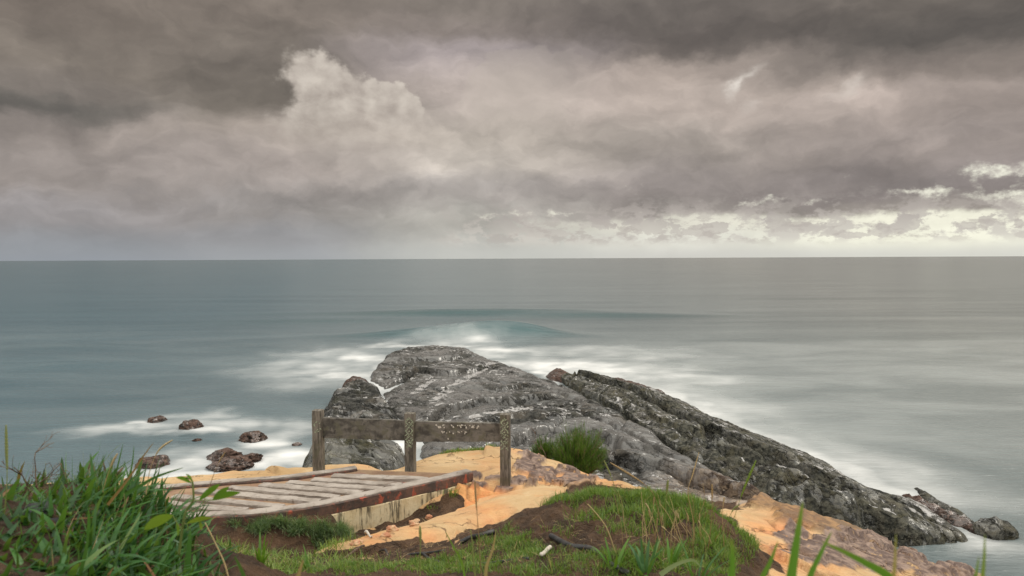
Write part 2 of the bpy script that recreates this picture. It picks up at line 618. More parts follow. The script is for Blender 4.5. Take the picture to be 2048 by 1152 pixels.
# ================================================================== rock materials
def rock_material(name, dark, mid, warm, moss, warm_amt=0.3, moss_amt=0.3, scale=1.0, bed=49.0, wash=0.0):
    m, bs = new_mat(name)
    p = geo('Position')
    pw = mapping(p, (1, 1, 1.6))
    nb = noise(pw, 0.55 * scale, 6, 0.6, 0.6)
    nm = noise(pw, 3.0 * scale, 7, 0.62, 0.2)
    nf = noise(pw, 17.0 * scale, 5, 0.65)
    pit = voronoi(mapping(p, (1, 1, 0.8)), 5.5 * scale, 'SMOOTH_F1')
    pit2 = voronoi(p, 14.0 * scale, 'F1')
    col = mix(nm.step(0.36, 0.66), dark, mid)
    col = mix(nb.step(0.5, 0.64) * warm_amt, col, warm)
    n3 = noise(p, 0.9 * scale, 5, 0.6, 0.4)
    col = mix(n3.step(0.5, 0.66) * nf.step(0.35, 0.6) * moss_amt, col, moss)
    col = mix((nf.step(0.5, 0.75)) * 0.35, col, (0.20, 0.19, 0.165))
    sm = attr('smooth')
    along = mapping(p, (1, 1, 1), rot=(0, 0, math.radians(bed)))     # x runs with the beds
    bedn = noise(mapping(along, (0.38, 1.35, 2.0)), 1.5 * scale, 8, 0.70, 0.5)
    col = mix(sm * 0.8, col, mix(bedn.step(0.25, 0.75), (0.044, 0.043, 0.041), (0.138, 0.131, 0.121)))  # smooth beds made paler: wet sheen painted into the base colour
    col = mix(bedn.step(0.47, 0.36) * (0.9 - sm * 0.55), col, (0.012, 0.013, 0.012))
    film = (noise(mapping(along, (0.35, 0.9, 1.0)), 0.9 * scale, 6, 0.62, 0.6) + (noise(mapping(along, (0.9, 2.6, 1.0)), 1.6 * scale, 5, 0.6, 0.6) - 0.5) * 0.7 + sm * 0.14).step(0.47, 0.58)
    col = mix(attr('stain').min(1.0), col, mix(nm.step(0.35, 0.65), (0.075, 0.050, 0.040), (0.24, 0.175, 0.12)))
    _, _, nz = sep(geo('Normal'))
    flat = nz.step(0.80, 0.95)
    wr = S.nt.nodes.new('ShaderNodeVectorMath')
    wr.operation = 'ADD'
    S.nt.links.new(mapping(along, (0.22, 0.75, 0.8)).s, wr.inputs[0])
    S.nt.links.new(noise(p, 0.9, 5, 0.6, 0, 'Color').s, wr.inputs[1])
    joint = voronoi(S(wr.outputs[0]), 1.0 * scale, 'DISTANCE_TO_EDGE').step(0.030, 0.006) * noise(p, 0.35, 3, 0.5).step(0.42, 0.55)
    flk = noise(mapping(along, (0.55, 1.25, 1.0)), 2.0 * scale, 7, 0.72, 0.4)
    flk2 = noise(mapping(p, (1.0, 0.8, 1.0), loc=(7, 2, 1)), 0.45, 4, 0.55, 0.3)
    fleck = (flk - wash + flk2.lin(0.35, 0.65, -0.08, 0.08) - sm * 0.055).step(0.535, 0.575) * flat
    col = mix(joint * 0.85, col, (0.010, 0.010, 0.009))
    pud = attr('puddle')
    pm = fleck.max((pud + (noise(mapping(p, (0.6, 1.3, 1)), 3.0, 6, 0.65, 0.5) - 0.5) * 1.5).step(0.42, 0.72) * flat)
    col = mix(pm * 0.85, col, mix(nf.step(0.3, 0.7), (0.27, 0.26, 0.25), (0.46, 0.45, 0.44)))  # pale puddles and flecks: sky reflection painted into the base colour
    dry = (1.0 - pm)
    h = nm * 0.45 + bedn * 0.7 + nf * 0.25 + pit.step(0.0, 0.42) * 0.5 + pit2 * 0.16 - joint * 0.8
    nrm = bump(h * dry * (1.0 - sm * 0.55) * (1.0 - film * 0.72), 0.16 / scale, 0.9)
    put(bs, color=col, normal=nrm, rough=dry * (nm.lin(0.3, 0.7, 0.74, 0.92) - film * 0.58) + pm * 0.10, spec=film * 0.75 + pm * 0.4 + 0.03)
    return m


M_SLAB = rock_material('wet_grey_rock', (0.028, 0.029, 0.028), (0.085, 0.083, 0.075), (0.16, 0.135, 0.105), (0.085, 0.085, 0.045), 0.4, 0.3, 1.0, 49.0, 0.028)
M_RIDGE = rock_material('pitted_dark_rock', (0.026, 0.028, 0.025), (0.115, 0.112, 0.090), (0.13, 0.115, 0.085), (0.10, 0.088, 0.045), 0.35, 0.6, 1.25, 75.0, 0.022)
M_BROWN = rock_material('sea_worn_brown_rock', (0.050, 0.031, 0.026), (0.15, 0.098, 0.078), (0.18, 0.14, 0.12), (0.08, 0.07, 0.05), 0.4, 0.2, 1.6, 49.0, 0.09)
M_BOULDER = rock_material('mossy_boulder_rock', (0.020, 0.021, 0.012), (0.085, 0.085, 0.058), (0.18, 0.165, 0.13), (0.13, 0.115, 0.03), 0.5, 0.55, 1.0, 49.0, 0.06)


def on_plane(px, py, z0, k, y0):
    """photo pixel on the gently dipping plane z = z0 + k*(y0 - y)"""
    d = ray(px, py)
    Y = (z0 + k * y0 - CAMZ) / (d[2] + k)
    return np.array([0, 0, CAMZ]) + d * Y


# ------------------------------------------------------------------ the broad rock shelf
SL = (0.7, 0.009, 73.0)


def slab_pt(px, py): return on_plane(px, py, *SL)


slab_px = [(741, 744), (760, 722), (778, 706), (812, 694), (870, 689), (935, 697), (968, 712), (1010, 726), (1060, 744), (1110, 762), (1160, 782), (1215, 812),
           (1290, 852), (1345, 890), (1432, 940), (1500, 976), (1575, 1014), (1680, 1080), (1300, 1160), (1000, 1080), (905, 930), (880, 905), (850, 872),
           (838, 838), (815, 822), (790, 800), (775, 782), (772, 768), (768, 754)]
slab_poly = np.array([slab_pt(*q) for q in slab_px])
slab_left = np.array([slab_pt(*q) for q in slab_px[20:] + slab_px[:1]])


def steep(X, Y, Z):
    """slope of a grid surface, rise over run"""
    a = np.stack([np.gradient(q, axis=0) for q in (X, Y, Z)], -1)
    b = np.stack([np.gradient(q, axis=1) for q in (X, Y, Z)], -1)
    n = np.cross(a, b)
    return np.hypot(n[..., 0], n[..., 1]) / (np.abs(n[..., 2]) + 1e-9)


def ledge(X, Y, z, pts, h, decay, w=0.22, groove=0.25):
    """a step in the rock along a line: the landward side lies lower, with a dark crevice at its foot"""
    P = np.array([slab_pt(*q) for q in pts])[:, :2]
    P = spline(P, 40)
    best = np.full(X.shape, 1e9)
    side_ = np.zeros(X.shape)
    tt_ = np.zeros(X.shape)
    for i in range(len(P) - 1):
        a, b = P[i], P[i + 1]
        e = b - a
        wx, wy = X - a[0], Y - a[1]
        t = np.clip((wx * e[0] + wy * e[1]) / (e @ e), 0, 1)
        d = np.hypot(wx - e[0] * t, wy - e[1] * t)
        c = (e[0] * wy - e[1] * wx) / np.linalg.norm(e)
        n_ = d < best
        best = np.where(n_, d, best)
        side_ = np.where(n_, c, side_)
        tt_ = np.where(n_, (i + t) / (len(P) - 1), tt_)
    s_ = np.where(side_ > 0, best, -best) + 0.22 * fbm(X * 0.9, Y * 0.9, 90 + h, 4)
    ends = sstep(0.0, 0.06, tt_) * sstep(1.0, 0.8, tt_) * sstep(decay * 2.5, decay * 0.8, best)
    low = 1 - sstep(-w, w, s_)
    z = z - ends * h * low * np.exp(np.minimum(s_, 0) / decay)
    z = z + ends * 0.15 * h * (1 - low) * np.exp(-np.maximum(s_, 0) / (decay * 0.6))
    return z - ends * groove * np.exp(-((s_ + w * 1.1) / (w * 0.7)) ** 2)


LEDGES = [([(750, 722), (775, 715), (830, 716), (887, 715), (963, 708)], 0.30, 4.0, .25, .3),
          ([(750, 764), (775, 757), (800, 748), (832, 735), (862, 739), (890, 744), (940, 738), (1005, 728)], 0.40, 2.4, .16, .35),
          ([(772, 792), (800, 808), (838, 830), (872, 815), (930, 801), (1000, 795), (1080, 791), (1180, 790)], 0.50, 2.4, .16, .4),
          ([(860, 776), (930, 771), (1000, 776), (1060, 770), (1110, 775)], 0.22, 2.0, .18, .2),
          ([(900, 850), (960, 835), (1040, 828), (1120, 832), (1200, 826)], 0.20, 2.5, .2, .15),
          ([(905, 905), (960, 885), (1030, 870), (1100, 853), (1180, 858), (1250, 884), (1330, 900)], 0.40, 2.2, .22, .25),
          ([(1170, 930), (1235, 915), (1290, 926), (1335, 940), (1400, 958), (1480, 982), (1545, 1000)], 0.65, 2.2, .18, .35)]


CRACKS = [np.array([slab_pt(*q) for q in l]) for l in (((925, 760), (1040, 768), (1120, 785), (1200, 812)), ((960, 832), (1060, 838), (1160, 858), (1270, 900), (1340, 930)),
                                                      ((1080, 800), (1170, 826), (1260, 868), (1350, 915), (1440, 962)), ((800, 748), (900, 752), (990, 762)), ((1010, 742), (1080, 756), (1150, 784)))]


CHANNELS = [np.array([slab_pt(*q) for q in l]) for l in (((872, 792), (900, 774), (930, 757), (985, 724)), ((832, 776), (850, 764), (874, 752)), ((1020, 800), (1090, 806), (1150, 822)), ((950, 826), (1010, 822), (1060, 816)))]


def slab_height(X, Y):
    sd = sdf_poly(X + 0.3 * fbm(X * 0.3, Y * 0.3, 1.0, 4), Y + 0.3 * fbm(X * 0.3, Y * 0.3, 5.0, 4), slab_poly)
    z = SL[0] + SL[1] * (SL[2] - Y)
    z = z + 0.10 * fbm(X * 0.12, Y * 0.12, 2.0, 3)
    # the landward left flank sags towards the cleft
    dl_ = dist_line(X, Y, slab_left)
    z = z - 0.7 * np.exp(-(dl_ / 2.6) ** 1.3) * sstep(66, 56, Y)
    # strata: the rock breaks off in low steps that face the land
    wv = Y * 0.65 + X * 0.76 + 2.6 * fbm(X * 0.09, Y * 0.07, 8.0, 4) + 0.35 * fbm(X * 0.9, Y * 0.9, 8.5, 3)
    for per, amp, ph in ((4.7, 0.07, 0.1), (1.35, 0.045, 0.7)):
        q = wv / per + ph
        fr = q - np.floor(q)
        k_ = np.clip((Y - 14) / 12, 0.15, 1)
        z = z + amp * (sstep(0, 0.16, fr) - fr * 0.96) * k_
        z = z - (0.5 * amp + 0.05) * np.exp(-((fr - 0.03) * per / (0.05 + 0.022 * per)) ** 2) * k_
    for L_ in LEDGES: z = ledge(X, Y, z, *L_)
    # open cracks that run down to the right
    for P_ in CRACKS:
        dc = dist_line(X + 0.25 * fbm(X * 0.6, Y * 0.6, 95., 3), Y + 0.25 * fbm(X * 0.6, Y * 0.6, 96., 3), P_)
        z = z - 0.30 * np.exp(-(dc / 0.15) ** 2)
    # long joints running towards the sea
    jv = X * 0.955 - Y * 0.295 + 0.8 * fbm(X * 0.1, Y * 0.1, 4.0, 3)
    jd = np.abs(((jv / 3.6) - np.floor(jv / 3.6)) - 0.5) * 3.6
    jm = sstep(-0.2, 0.3, fbm(X * 0.13, Y * 0.13, 14.0, 2))
    z = z - 0.16 * jm * np.exp(-(jd / 0.16) ** 2)
    # rough patches among smoother ones
    rough = sstep(-0.25, 0.35, fbm(X * 0.16, Y * 0.13, 21.0, 3) + 0.22 * sstep(36, 44, Y) - 0.25)
    det = 0.06 * ridged(X * 1.1, Y * 0.8, 3.0, 5) - 0.07
    z = z + det * (0.15 + 0.85 * rough) + 0.02 * fbm(X * 3.1, Y * 2.6, 6.0, 4)
    # rounded knobs near the shore
    for px, py, rx, ry, h in ((1315, 945, .8, .9, 0.45), (1395, 962, 1.3, .9, 0.25), (1240, 915, 1.3, 1.2, 0.2), (1480, 990, 1.6, 0.8, 0.2), (930, 815, 3.0, 2.0, 0.2),
                              (1360, 985, 2.2, 0.8, 0.2)):
        c = slab_pt(px, py)
        z = z + h * np.exp(-(((X - c[0]) / rx) ** 2 + ((Y - c[1]) / ry) ** 2) ** 1.5)
    # standing water on the flat spots
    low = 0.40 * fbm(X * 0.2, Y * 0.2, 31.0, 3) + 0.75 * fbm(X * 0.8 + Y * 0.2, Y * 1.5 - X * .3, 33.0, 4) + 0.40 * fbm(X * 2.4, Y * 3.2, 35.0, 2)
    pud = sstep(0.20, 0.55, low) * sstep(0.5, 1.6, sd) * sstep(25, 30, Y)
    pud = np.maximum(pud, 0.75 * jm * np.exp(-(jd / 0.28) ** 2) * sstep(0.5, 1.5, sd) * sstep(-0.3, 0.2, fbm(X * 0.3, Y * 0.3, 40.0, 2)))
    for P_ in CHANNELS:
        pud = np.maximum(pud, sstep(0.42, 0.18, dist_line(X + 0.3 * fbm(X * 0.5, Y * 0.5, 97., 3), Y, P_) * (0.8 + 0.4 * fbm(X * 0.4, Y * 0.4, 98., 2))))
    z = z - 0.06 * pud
    # edge: a rounded brow falling into the sea
    zb = -0.8
    e = np.clip(sd / 0.5, -3, 1)
    brow = np.where(e > 0, 1 - (1 - e) ** 2 * 0.16, 0.84 + e * 0.8)
    z = zb + (z - zb) * np.clip(brow, 0, 1.2)
    stain = sstep(30, 24.5, Y + 2.0 * fbm(X * 0.3, Y * 0.3, 50., 3) - 0.25 * X) * 0.75
    return z, pud, stain, sd, (1 - rough) * (1 - 0.6 * stain)


ys = 1 / np.linspace(1 / 15.0, 1 / 80.0, 1000)
us = np.linspace(-0.26, 0.46, 560)
Ug, Yg = np.meshgrid(us, ys)
Xg = Ug * Yg
z, pud, stain, sd, smo = slab_height(Xg, Yg)
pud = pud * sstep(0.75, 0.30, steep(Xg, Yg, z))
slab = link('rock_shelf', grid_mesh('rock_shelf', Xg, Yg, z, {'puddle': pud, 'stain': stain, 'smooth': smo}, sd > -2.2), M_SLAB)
tag(slab, 'broad wet grey rock shelf with pale puddles sloping out to a point in the sea', 'rock')

# ------------------------------------------------------------------ the pitted ridge beside it
RZ = lambda y: 0.6 + 0.052 * (56.0 - y)
left_px = [(1120, 752, .4), (1150, 772, .5), (1200, 797, .6), (1282, 845, .8), (1345, 887, .9), (1432, 937, .95), (1500, 975, .95), (1566, 1008, .9), (1640, 1040, .6), (1740, 1074, .25), (1830, 1098, -.1)]
right_px = [(1150, 741), (1200, 750), (1250, 764), (1330, 789), (1450, 848), (1530, 880), (1600, 908), (1680, 945), (1750, 975), (1850, 1014), (1955, 1088)]
Lp = spline([atz(*q) for q in left_px], 500)
Rp = spline([atz(px, py, 0.45 if px < 1800 else 0.15) for px, py in right_px], 500)


def resample(P, n):
    d = np.concatenate([[0], np.cumsum(np.hypot(*np.diff(P[:, :2], axis=0).T))])
    t = np.linspace(0, d[-1], n)
    return np.stack([np.interp(t, d, P[:, i]) for i in range(P.shape[1])], 1)


NS = 640
Lp, Rp = resample(Lp, NS), resample(Rp, NS)
Lp[:, 2] = np.maximum(Lp[:, 2], -0.2)
tt = np.concatenate([np.linspace(-0.16, 0.04, 36), np.linspace(0.047, 1.0, 150), np.linspace(1.01, 1.18, 12)])
s01 = np.linspace(0, 1, NS)[:, None]
Xr = Lp[:, :1] + (Rp[:, :1] - Lp[:, :1]) * tt[None]
Yr = Lp[:, 1:2] + (Rp[:, 1:2] - Lp[:, 1:2]) * tt[None]
wid = np.hypot(Rp[:, 0] - Lp[:, 0], Rp[:, 1] - Lp[:, 1])[:, None]
T = tt[None] + 0 * s01
nw = fbm(Xr * 0.35, Yr * 0.35, 1.0, 4)
Tw = T + 0.05 * nw
crest = (Lp[:, 2:3] + 0.25 + 0.20 * sstep(0.05, 0.4, s01) - 0.15 * sstep(0.9, 1.0, s01)) + 0.25 * fbm(s01 * 9, 0 * s01, 3.0, 3)
inner = (Lp[:, 2:3] - 1.3) * (1 - sstep(-0.03, 0.03, Tw)) + crest * (0.70 * sstep(-0.03, 0.03, Tw) + 0.30 * sstep(0.03, 0.22, Tw)) * (1 - 0.22 * sstep(0.28, 0.5, Tw))
outer = (crest * 0.55 + 0.62 - 0.45 * sstep(0.8, 1.0, s01)) * (1 - 0.50 * sstep(0.5, 1.0, Tw)) * sstep(1.08, 0.97, Tw)
groove_t = 0.52 + 0.05 * np.sin(s01 * 9) + 0.04 * nw
z = np.where(Tw < groove_t, inner, np.maximum(outer, 0) + 0 * inner)
k = sstep(groove_t - 0.012, groove_t + 0.022, Tw)
z = inner * (1 - k) + outer * k
gm = sstep(-0.25, 0.2, fbm(s01 * 5, 0 * s01, 17.0, 2) + 0.1)
z = z - 0.5 * (0.4 + 0.6 * gm) * np.exp(-((Tw - groove_t + 0.03) / 0.022) ** 2) * sstep(0.03, 0.1, s01) * sstep(0.92, 0.75, s01)
# further lengthwise joints on the outer slab
for off, dep in ((0.10, 0.25), (0.20, 0.30), (0.33, 0.22), (-0.17, 0.30), (-0.30, .22)):
    g2 = groove_t + off + 0.05 * np.sin(s01 * 6 + off * 20)
    m2 = sstep(-0.25, 0.05, fbm(s01 * 4, 0 * s01, 5.0 + off * 10, 2))
    z = z - dep * m2 * np.exp(-((Tw - g2) / 0.022) ** 2)
# cross joints
for sc, dep, wd in ((0.05, 0.8, 0.006), (0.14, 0.5, 0.005), (0.24, 0.4, 0.004), (0.36, 0.3, 0.004), (0.80, 0.45, 0.008)):
    z = z - dep * np.exp(-((s01 + 0.06 * (Tw - 0.5) + 0.01 * nw - sc) / wd) ** 2) * sstep(0.75, 0.45, Tw)
hole_rng = np.random.default_rng(5)
holes = [(1366, 836, .8, .55), (1440, 884, 1.1, .8), (1462, 895, .7, .6), (1482, 906, 1.05, .75), (1548, 914, .8, .55), (1517, 928, .7, .55), (1402, 866, .55, .4), (1420, 858, .5, .4),
         (1650, 1000, .75, .6), (1693, 1014, .6, .6), (1590, 968, .45, .35), (1330, 836, .5, .4), (1700, 965, .4, .3), (1620, 950, .45, .35), (1575, 940, .5, .3)]
pudr = 0 * z
for px, py, r, dep in holes:
    c = on_plane(px, py, 1.3, 0.0, 0.0)
    d2 = np.hypot(Xr - c[0], (Yr - c[1]) * 0.62) / r + 0.14 * nw
    z = z - 1.05 * dep * (1 - sstep(0.45, 1.0, d2)) + 0.05 * np.exp(-((d2 - 1.12) / 0.2) ** 2)
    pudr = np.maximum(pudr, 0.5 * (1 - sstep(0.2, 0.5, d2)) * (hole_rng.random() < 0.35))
for i in range(120):
    si, ti = hole_rng.random() * 0.85 + 0.05, hole_rng.random() * 0.9 + 0.02
    a, b = int(si * (NS - 1)), np.argmin(np.abs(tt - ti))
    r = hole_rng.uniform(0.12, 0.34)
    d2 = np.hypot(Xr - Xr[a, b], Yr - Yr[a, b]) / r
    z = z - r * 0.55 * (1 - sstep(0.4, 1.0, d2))
amp = sstep(-0.02, 0.1, T)
z = z + amp * (0.045 * ridged(Xr * 1.6, Yr * 0.6, 9.0, 5) - 0.05 + 0.04 * fbm(Xr * 0.5, Yr * 0.5, 4.0, 4) + 0.03 * fbm(Xr * 3, Yr * 3, 2.0, 3))
# the seaward end breaks into two humps with a cave between them and the shore
lobe = sstep(0.74, 0.86, s01)
z = z + lobe * (0.55 * np.exp(-((Tw - 0.25) / 0.13) ** 2) + 0.35 * np.exp(-((Tw - 0.6) / 0.12) ** 2) - 0.25) * sstep(1.0, 0.93, s01)
c = atz(1752, 1062, 0.3)
d2 = np.hypot(Xr - c[0], Yr - c[1])
z = z - 1.0 * (1 - sstep(0.35, 0.75, d2))
low = 0.5 * fbm(Xr * 0.4, Yr * 0.4, 31.0, 3) + 0.8 * fbm(Xr * 1.6, Yr * 1.2, 33.0, 3)
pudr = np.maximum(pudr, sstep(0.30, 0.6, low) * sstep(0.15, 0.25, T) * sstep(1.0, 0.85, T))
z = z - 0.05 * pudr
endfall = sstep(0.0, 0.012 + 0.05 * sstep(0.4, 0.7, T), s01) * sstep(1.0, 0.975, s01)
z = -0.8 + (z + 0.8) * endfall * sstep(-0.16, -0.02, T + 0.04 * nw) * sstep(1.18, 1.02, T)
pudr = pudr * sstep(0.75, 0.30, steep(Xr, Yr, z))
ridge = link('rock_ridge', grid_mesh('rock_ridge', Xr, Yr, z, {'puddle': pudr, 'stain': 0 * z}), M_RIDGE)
tag(ridge, 'long dark rock ridge full of round pits, running diagonally beside the grey shelf', 'rock')


# ------------------------------------------------------------------ smaller outcrops: heightfields with a brow, and boulders
def outcrop(name, px_list, top, base, mat, label, brow=0.7, seed=0.0, strata=0.0, zref=0.0, res=0.06, puddle=0.0, dip=(0, 0), group=None, smooth=0.0, wob=0.22):
    P = np.array([atz(px, py, zref) for px, py in px_list])
    lo, hi = P[:, :2].min(0) - 1.0, P[:, :2].max(0) + 1.0
    nx, ny = [int(np.clip((hi[i] - lo[i]) / res, 40, 420)) for i in (0, 1)]
    X, Y = np.meshgrid(np.linspace(lo[0], hi[0], nx), np.linspace(lo[1], hi[1], ny))
    sd = sdf_poly(X + wob * fbm(X * 0.8, Y * 0.8, seed, 4), Y + wob * fbm(X * 0.8, Y * 0.8, seed + 4, 4), P)
    e = np.clip(sd / brow, -2, 1)
    prof = np.where(e > 0, np.sqrt(np.clip(1 - (1 - e) ** 2, 0, 1)), e * 0.8)
    cx, cy = P[:, 0].mean(), P[:, 1].mean()
    tz = top + dip[0] * (X - cx) + dip[1] * (Y - cy)
    tz = tz + (1 - 0.6 * smooth) * 0.22 * fbm(X * 0.55, Y * 0.55, seed + 9, 4) * min(1, top) + (1 - smooth) * 0.07 * min(1, top + .2) * ridged(X * 1.6, Y * 1.3, seed, 4) + 0.03 * fbm(X * 4, Y * 4, seed, 3)
    if strata:
        q = (Y + 0.4 * X + 0.8 * fbm(X * 0.3, Y * 0.3, seed, 3)) / strata
        fr = q - np.floor(q)
        tz = tz + 0.28 * strata * (sstep(0, 0.2, fr) - fr)
    Z = base + (tz - base) * prof
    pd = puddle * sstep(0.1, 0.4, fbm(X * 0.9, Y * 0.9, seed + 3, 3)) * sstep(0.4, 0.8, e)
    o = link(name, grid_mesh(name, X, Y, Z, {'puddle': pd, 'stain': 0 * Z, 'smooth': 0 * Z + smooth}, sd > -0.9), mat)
    return tag(o, label, 'rock', group)


def boulder(name, px, py, wpx, hpx, mat, label, z=0.0, seed=0.0, strata=0.0, tilt=0.0, depth=1.0, squash=0.75, yaw=0.0, group=None, rough=0.22, Y=None):
    """a rock whose foot is seen at (px, py), wpx wide and hpx high in the photo"""
    base = atz(px, py, z) if Y is None else at(px, py, Y)
    sc = base[1] / FPX
    bm = bmesh.new()
    bmesh.ops.create_icosphere(bm, subdivisions=5, radius=1.0)
    V = np.array([v.co[:] for v in bm.verts])
    F = np.array([[v.index for v in f.verts] for f in bm.faces])
    bm.free()
    n = V / np.linalg.norm(V, axis=1)[:, None]
    # boxy, faceted
    d = np.ones(len(n))
    fr = np.random.default_rng(int(seed * 10) + 1)
    for i in range(9):
        a = fr.normal(size=3)
        a /= np.linalg.norm(a)
        d = np.minimum(d, fr.uniform(0.72, 0.98) / np.maximum(n @ a, 0.2) * 0.98 + 0.02)
    d = d * (1 + rough * fbm(n[:, 0] * 1.3 + seed, n[:, 1] * 1.3, n[:, 2] * 1.3, 4) + 0.05 * ridged(n[:, 0] * 3 + seed, n[:, 1] * 3, n[:, 2] * 3, 4))
    V = n * d[:, None]
    if strata:
        q = (V[:, 2] + 0.5 * V[:, 0] + 0.15 * fbm(V[:, 0] * 2, V[:, 1] * 2, seed, 3)) / strata
        f2 = np.abs((q - np.floor(q)) - 0.5)
        V *= (1 - 0.10 * np.exp(-(f2 / 0.10) ** 2))[:, None]
    c, s_ = math.cos(tilt), math.sin(tilt)
    hx, hy, hz = wpx * sc / 2, wpx * sc / 2 * depth, hpx * sc
    V = V * np.array([hx, hy, hz * squash])
    V = np.stack([V[:, 0] * c - V[:, 2] * s_, V[:, 1], V[:, 0] * s_ + V[:, 2] * c], 1)
    if yaw:
        c, s_ = math.cos(yaw), math.sin(yaw)
        V = np.stack([V[:, 0] * c - V[:, 1] * s_, V[:, 0] * s_ + V[:, 1] * c, V[:, 2]], 1)
    me = raw_mesh(name, V, F, True, {'puddle': 0 * V[:, 0], 'stain': 0 * V[:, 0]})
    o = link(name, me, mat)
    o.location = Vector(base + np.array([0, hy * 0.6, hz * 0.02]))
    return tag(o, label, 'rock', group)


outcrop('rock_outcrop', [(646, 812), (662, 790), (686, 772), (715, 766), (742, 770), (765, 784), (783, 806), (800, 832), (806, 850), (740, 872), (660, 866), (636, 845)], 0.80, -0.8, M_SLAB,
        'low grey rock block left of the cleft in the shelf', 0.9, 3.0, 1.3, 0.55, 0.07, 0.5)
outcrop('rock_outcrop', [(676, 778), (690, 756), (715, 752), (748, 764), (752, 774), (715, 782)], 0.7, -0.8, M_BROWN,
        'low pale brown rock washed by foam behind the low grey rock block', 0.9, 5.0, 0, 0.5, 0.07, 0.6)
outcrop('rock_outcrop', [(590, 935), (600, 905), (640, 884), (700, 876), (750, 884), (790, 908), (806, 930), (800, 960), (600, 980)], 1.9, -0.8, M_BOULDER,
        'big dark boulder with a pale rounded top seen through the wooden railing', 1.5, 8.0, 1.1, 1.3, 0.05, 0.0, (0.06, 0.14), None, .4)
outcrop('rock_outcrop', [(690, 960), (715, 925), (765, 908), (815, 915), (825, 940), (790, 975)], 1.75, -0.6, M_BOULDER,
        'low rounded rock layer lying against the foot of the big dark boulder', 0.9, 12.0, 0.9, 1.0, 0.05, 0.0, (0, 0), None, .8)
outcrop('rock_reef', [(1822, 964), (1838, 968), (1856, 977), (1905, 1004), (1962, 1038), (1962, 1052), (1900, 1026), (1850, 994), (1832, 980)], 0.13, -0.3, M_RIDGE,
        'narrow dark reef of flat rock awash in the water right of the pitted ridge', 0.5, 2.0, 0.0, 0.15, 0.05, 0.5, (0, 0), None, .2, .16)
outcrop('rock_reef', [(1795, 985), (1850, 1006), (1920, 1040), (1968, 1066), (1950, 1070), (1890, 1046), (1830, 1018)], 0.2, -0.4, M_BROWN,
        'thin brown rock strip between the pitted ridge and the flat reef', 0.45, 7.0, 0.6, 0.0, 0.06, 0.2)
outcrop('rock_reef', [(1206, 755), (1250, 759), (1300, 774), (1340, 787), (1330, 792), (1270, 775)], 0.12, -0.5, M_BROWN,
        'low ochre rock edge breaking the foam on the sea side of the pitted ridge', 0.4, 14.0, 0, 0.0, 0.08, 0.0)
outcrop('rock_outcrop', [(1086, 744), (1100, 737), (1128, 737), (1150, 745), (1146, 758), (1120, 757), (1096, 752)], 0.42, -0.6, M_BROWN,
        'small brown rock at the far tip of the pitted ridge', 0.9, 17.0, 0, 0.35, 0.06, 0.3)
boulder('boulder', 2004, 1074, 78, 47, M_RIDGE, 'dark angular boulder standing in the surf near the right end of the reef', seed=2.3, tilt=-0.12, depth=0.8, rough=0.16)
sg = 'brown rocks in the surf below the left slope'
boulder('boulder', 310, 845, 36, 14, M_BROWN, 'small round brown rock farthest out in the water, left one of a pair', seed=4.0, group=sg)
boulder('boulder', 374, 858, 44, 19, M_BROWN, 'brown rock with a knob on top ringed by foam, right one of the far pair', seed=5.1, group=sg)
boulder('boulder', 497, 884, 54, 20, M_BROWN, 'grooved brown rock nearest the railing among the surf rocks', seed=6.0, strata=0.35, tilt=0.12, group=sg)
boulder('boulder', 438, 922, 84, 24, M_BROWN, 'long slanting brown rock in white surf, largest of the surf rocks', seed=7.2, strata=0.32, tilt=0.26, depth=0.7, group=sg)
boulder('boulder', 490, 926, 60, 17, M_BROWN, 'furrowed brown rock leaning on the long slanting one', seed=8.4, strata=0.25, tilt=0.2, depth=0.8, group=sg)
boulder('boulder', 452, 940, 88, 22, M_BROWN, 'flat olive brown rock at the edge of the pale sandstone', seed=9.1, strata=0.3, tilt=0.1, group=sg)
boulder('boulder', 298, 934, 64, 22, M_BROWN, 'rough brown rock half hidden behind the tall grass', seed=10.7, group=sg)
boulder('boulder', 392, 882, 18, 4, M_BROWN, 'tiny brown rock just breaking the water between the far pair and the long rock', seed=11.7, group=sg)
boulder('boulder', 592, 892, 18, 8, M_BROWN, 'small dark rock in the foam left of the railing', seed=12.7, group=sg)

# ================================================================== the sea
Hs = 1 / np.concatenate([np.linspace(1 / 9.0, 1 / 400.0, 640), np.linspace(1 / 405.0, 1 / 90000.0, 60)])
us = np.concatenate([np.linspace(-2.6, -0.85, 40), np.linspace(-0.84, 0.84, 560), np.linspace(0.85, 2.6, 40)])
Ug, Yg = np.meshgrid(us, Hs)
Xg = Ug * Yg
Zg = 0 * Xg
near = sstep(420, 60, Yg)
Zg += near * (0.10 * fbm(Xg * 0.02, Yg * 0.06, 1.0, 3))


def swell(pxc, pyc, half, h, wid, curve=0.0, skew=0.6):
    """a swell crest facing the camera, steeper on the landward side; returns height and a face mask"""
    c = atz(pxc, pyc, 0.0)
    dx = (Xg - c[0]) / half
    yc = c[1] + curve * dx * dx + 1.5 * fbm(Xg * 0.05, 0 * Xg, 3.0 + pyc, 2)
    dy = (Yg - yc) / wid
    w = np.exp(-dx * dx) * np.where(dy < 0, np.exp(-(dy / skew) ** 2), np.exp(-dy * dy))
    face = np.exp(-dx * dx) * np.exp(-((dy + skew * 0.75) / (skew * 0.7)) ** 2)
    return w * h, face


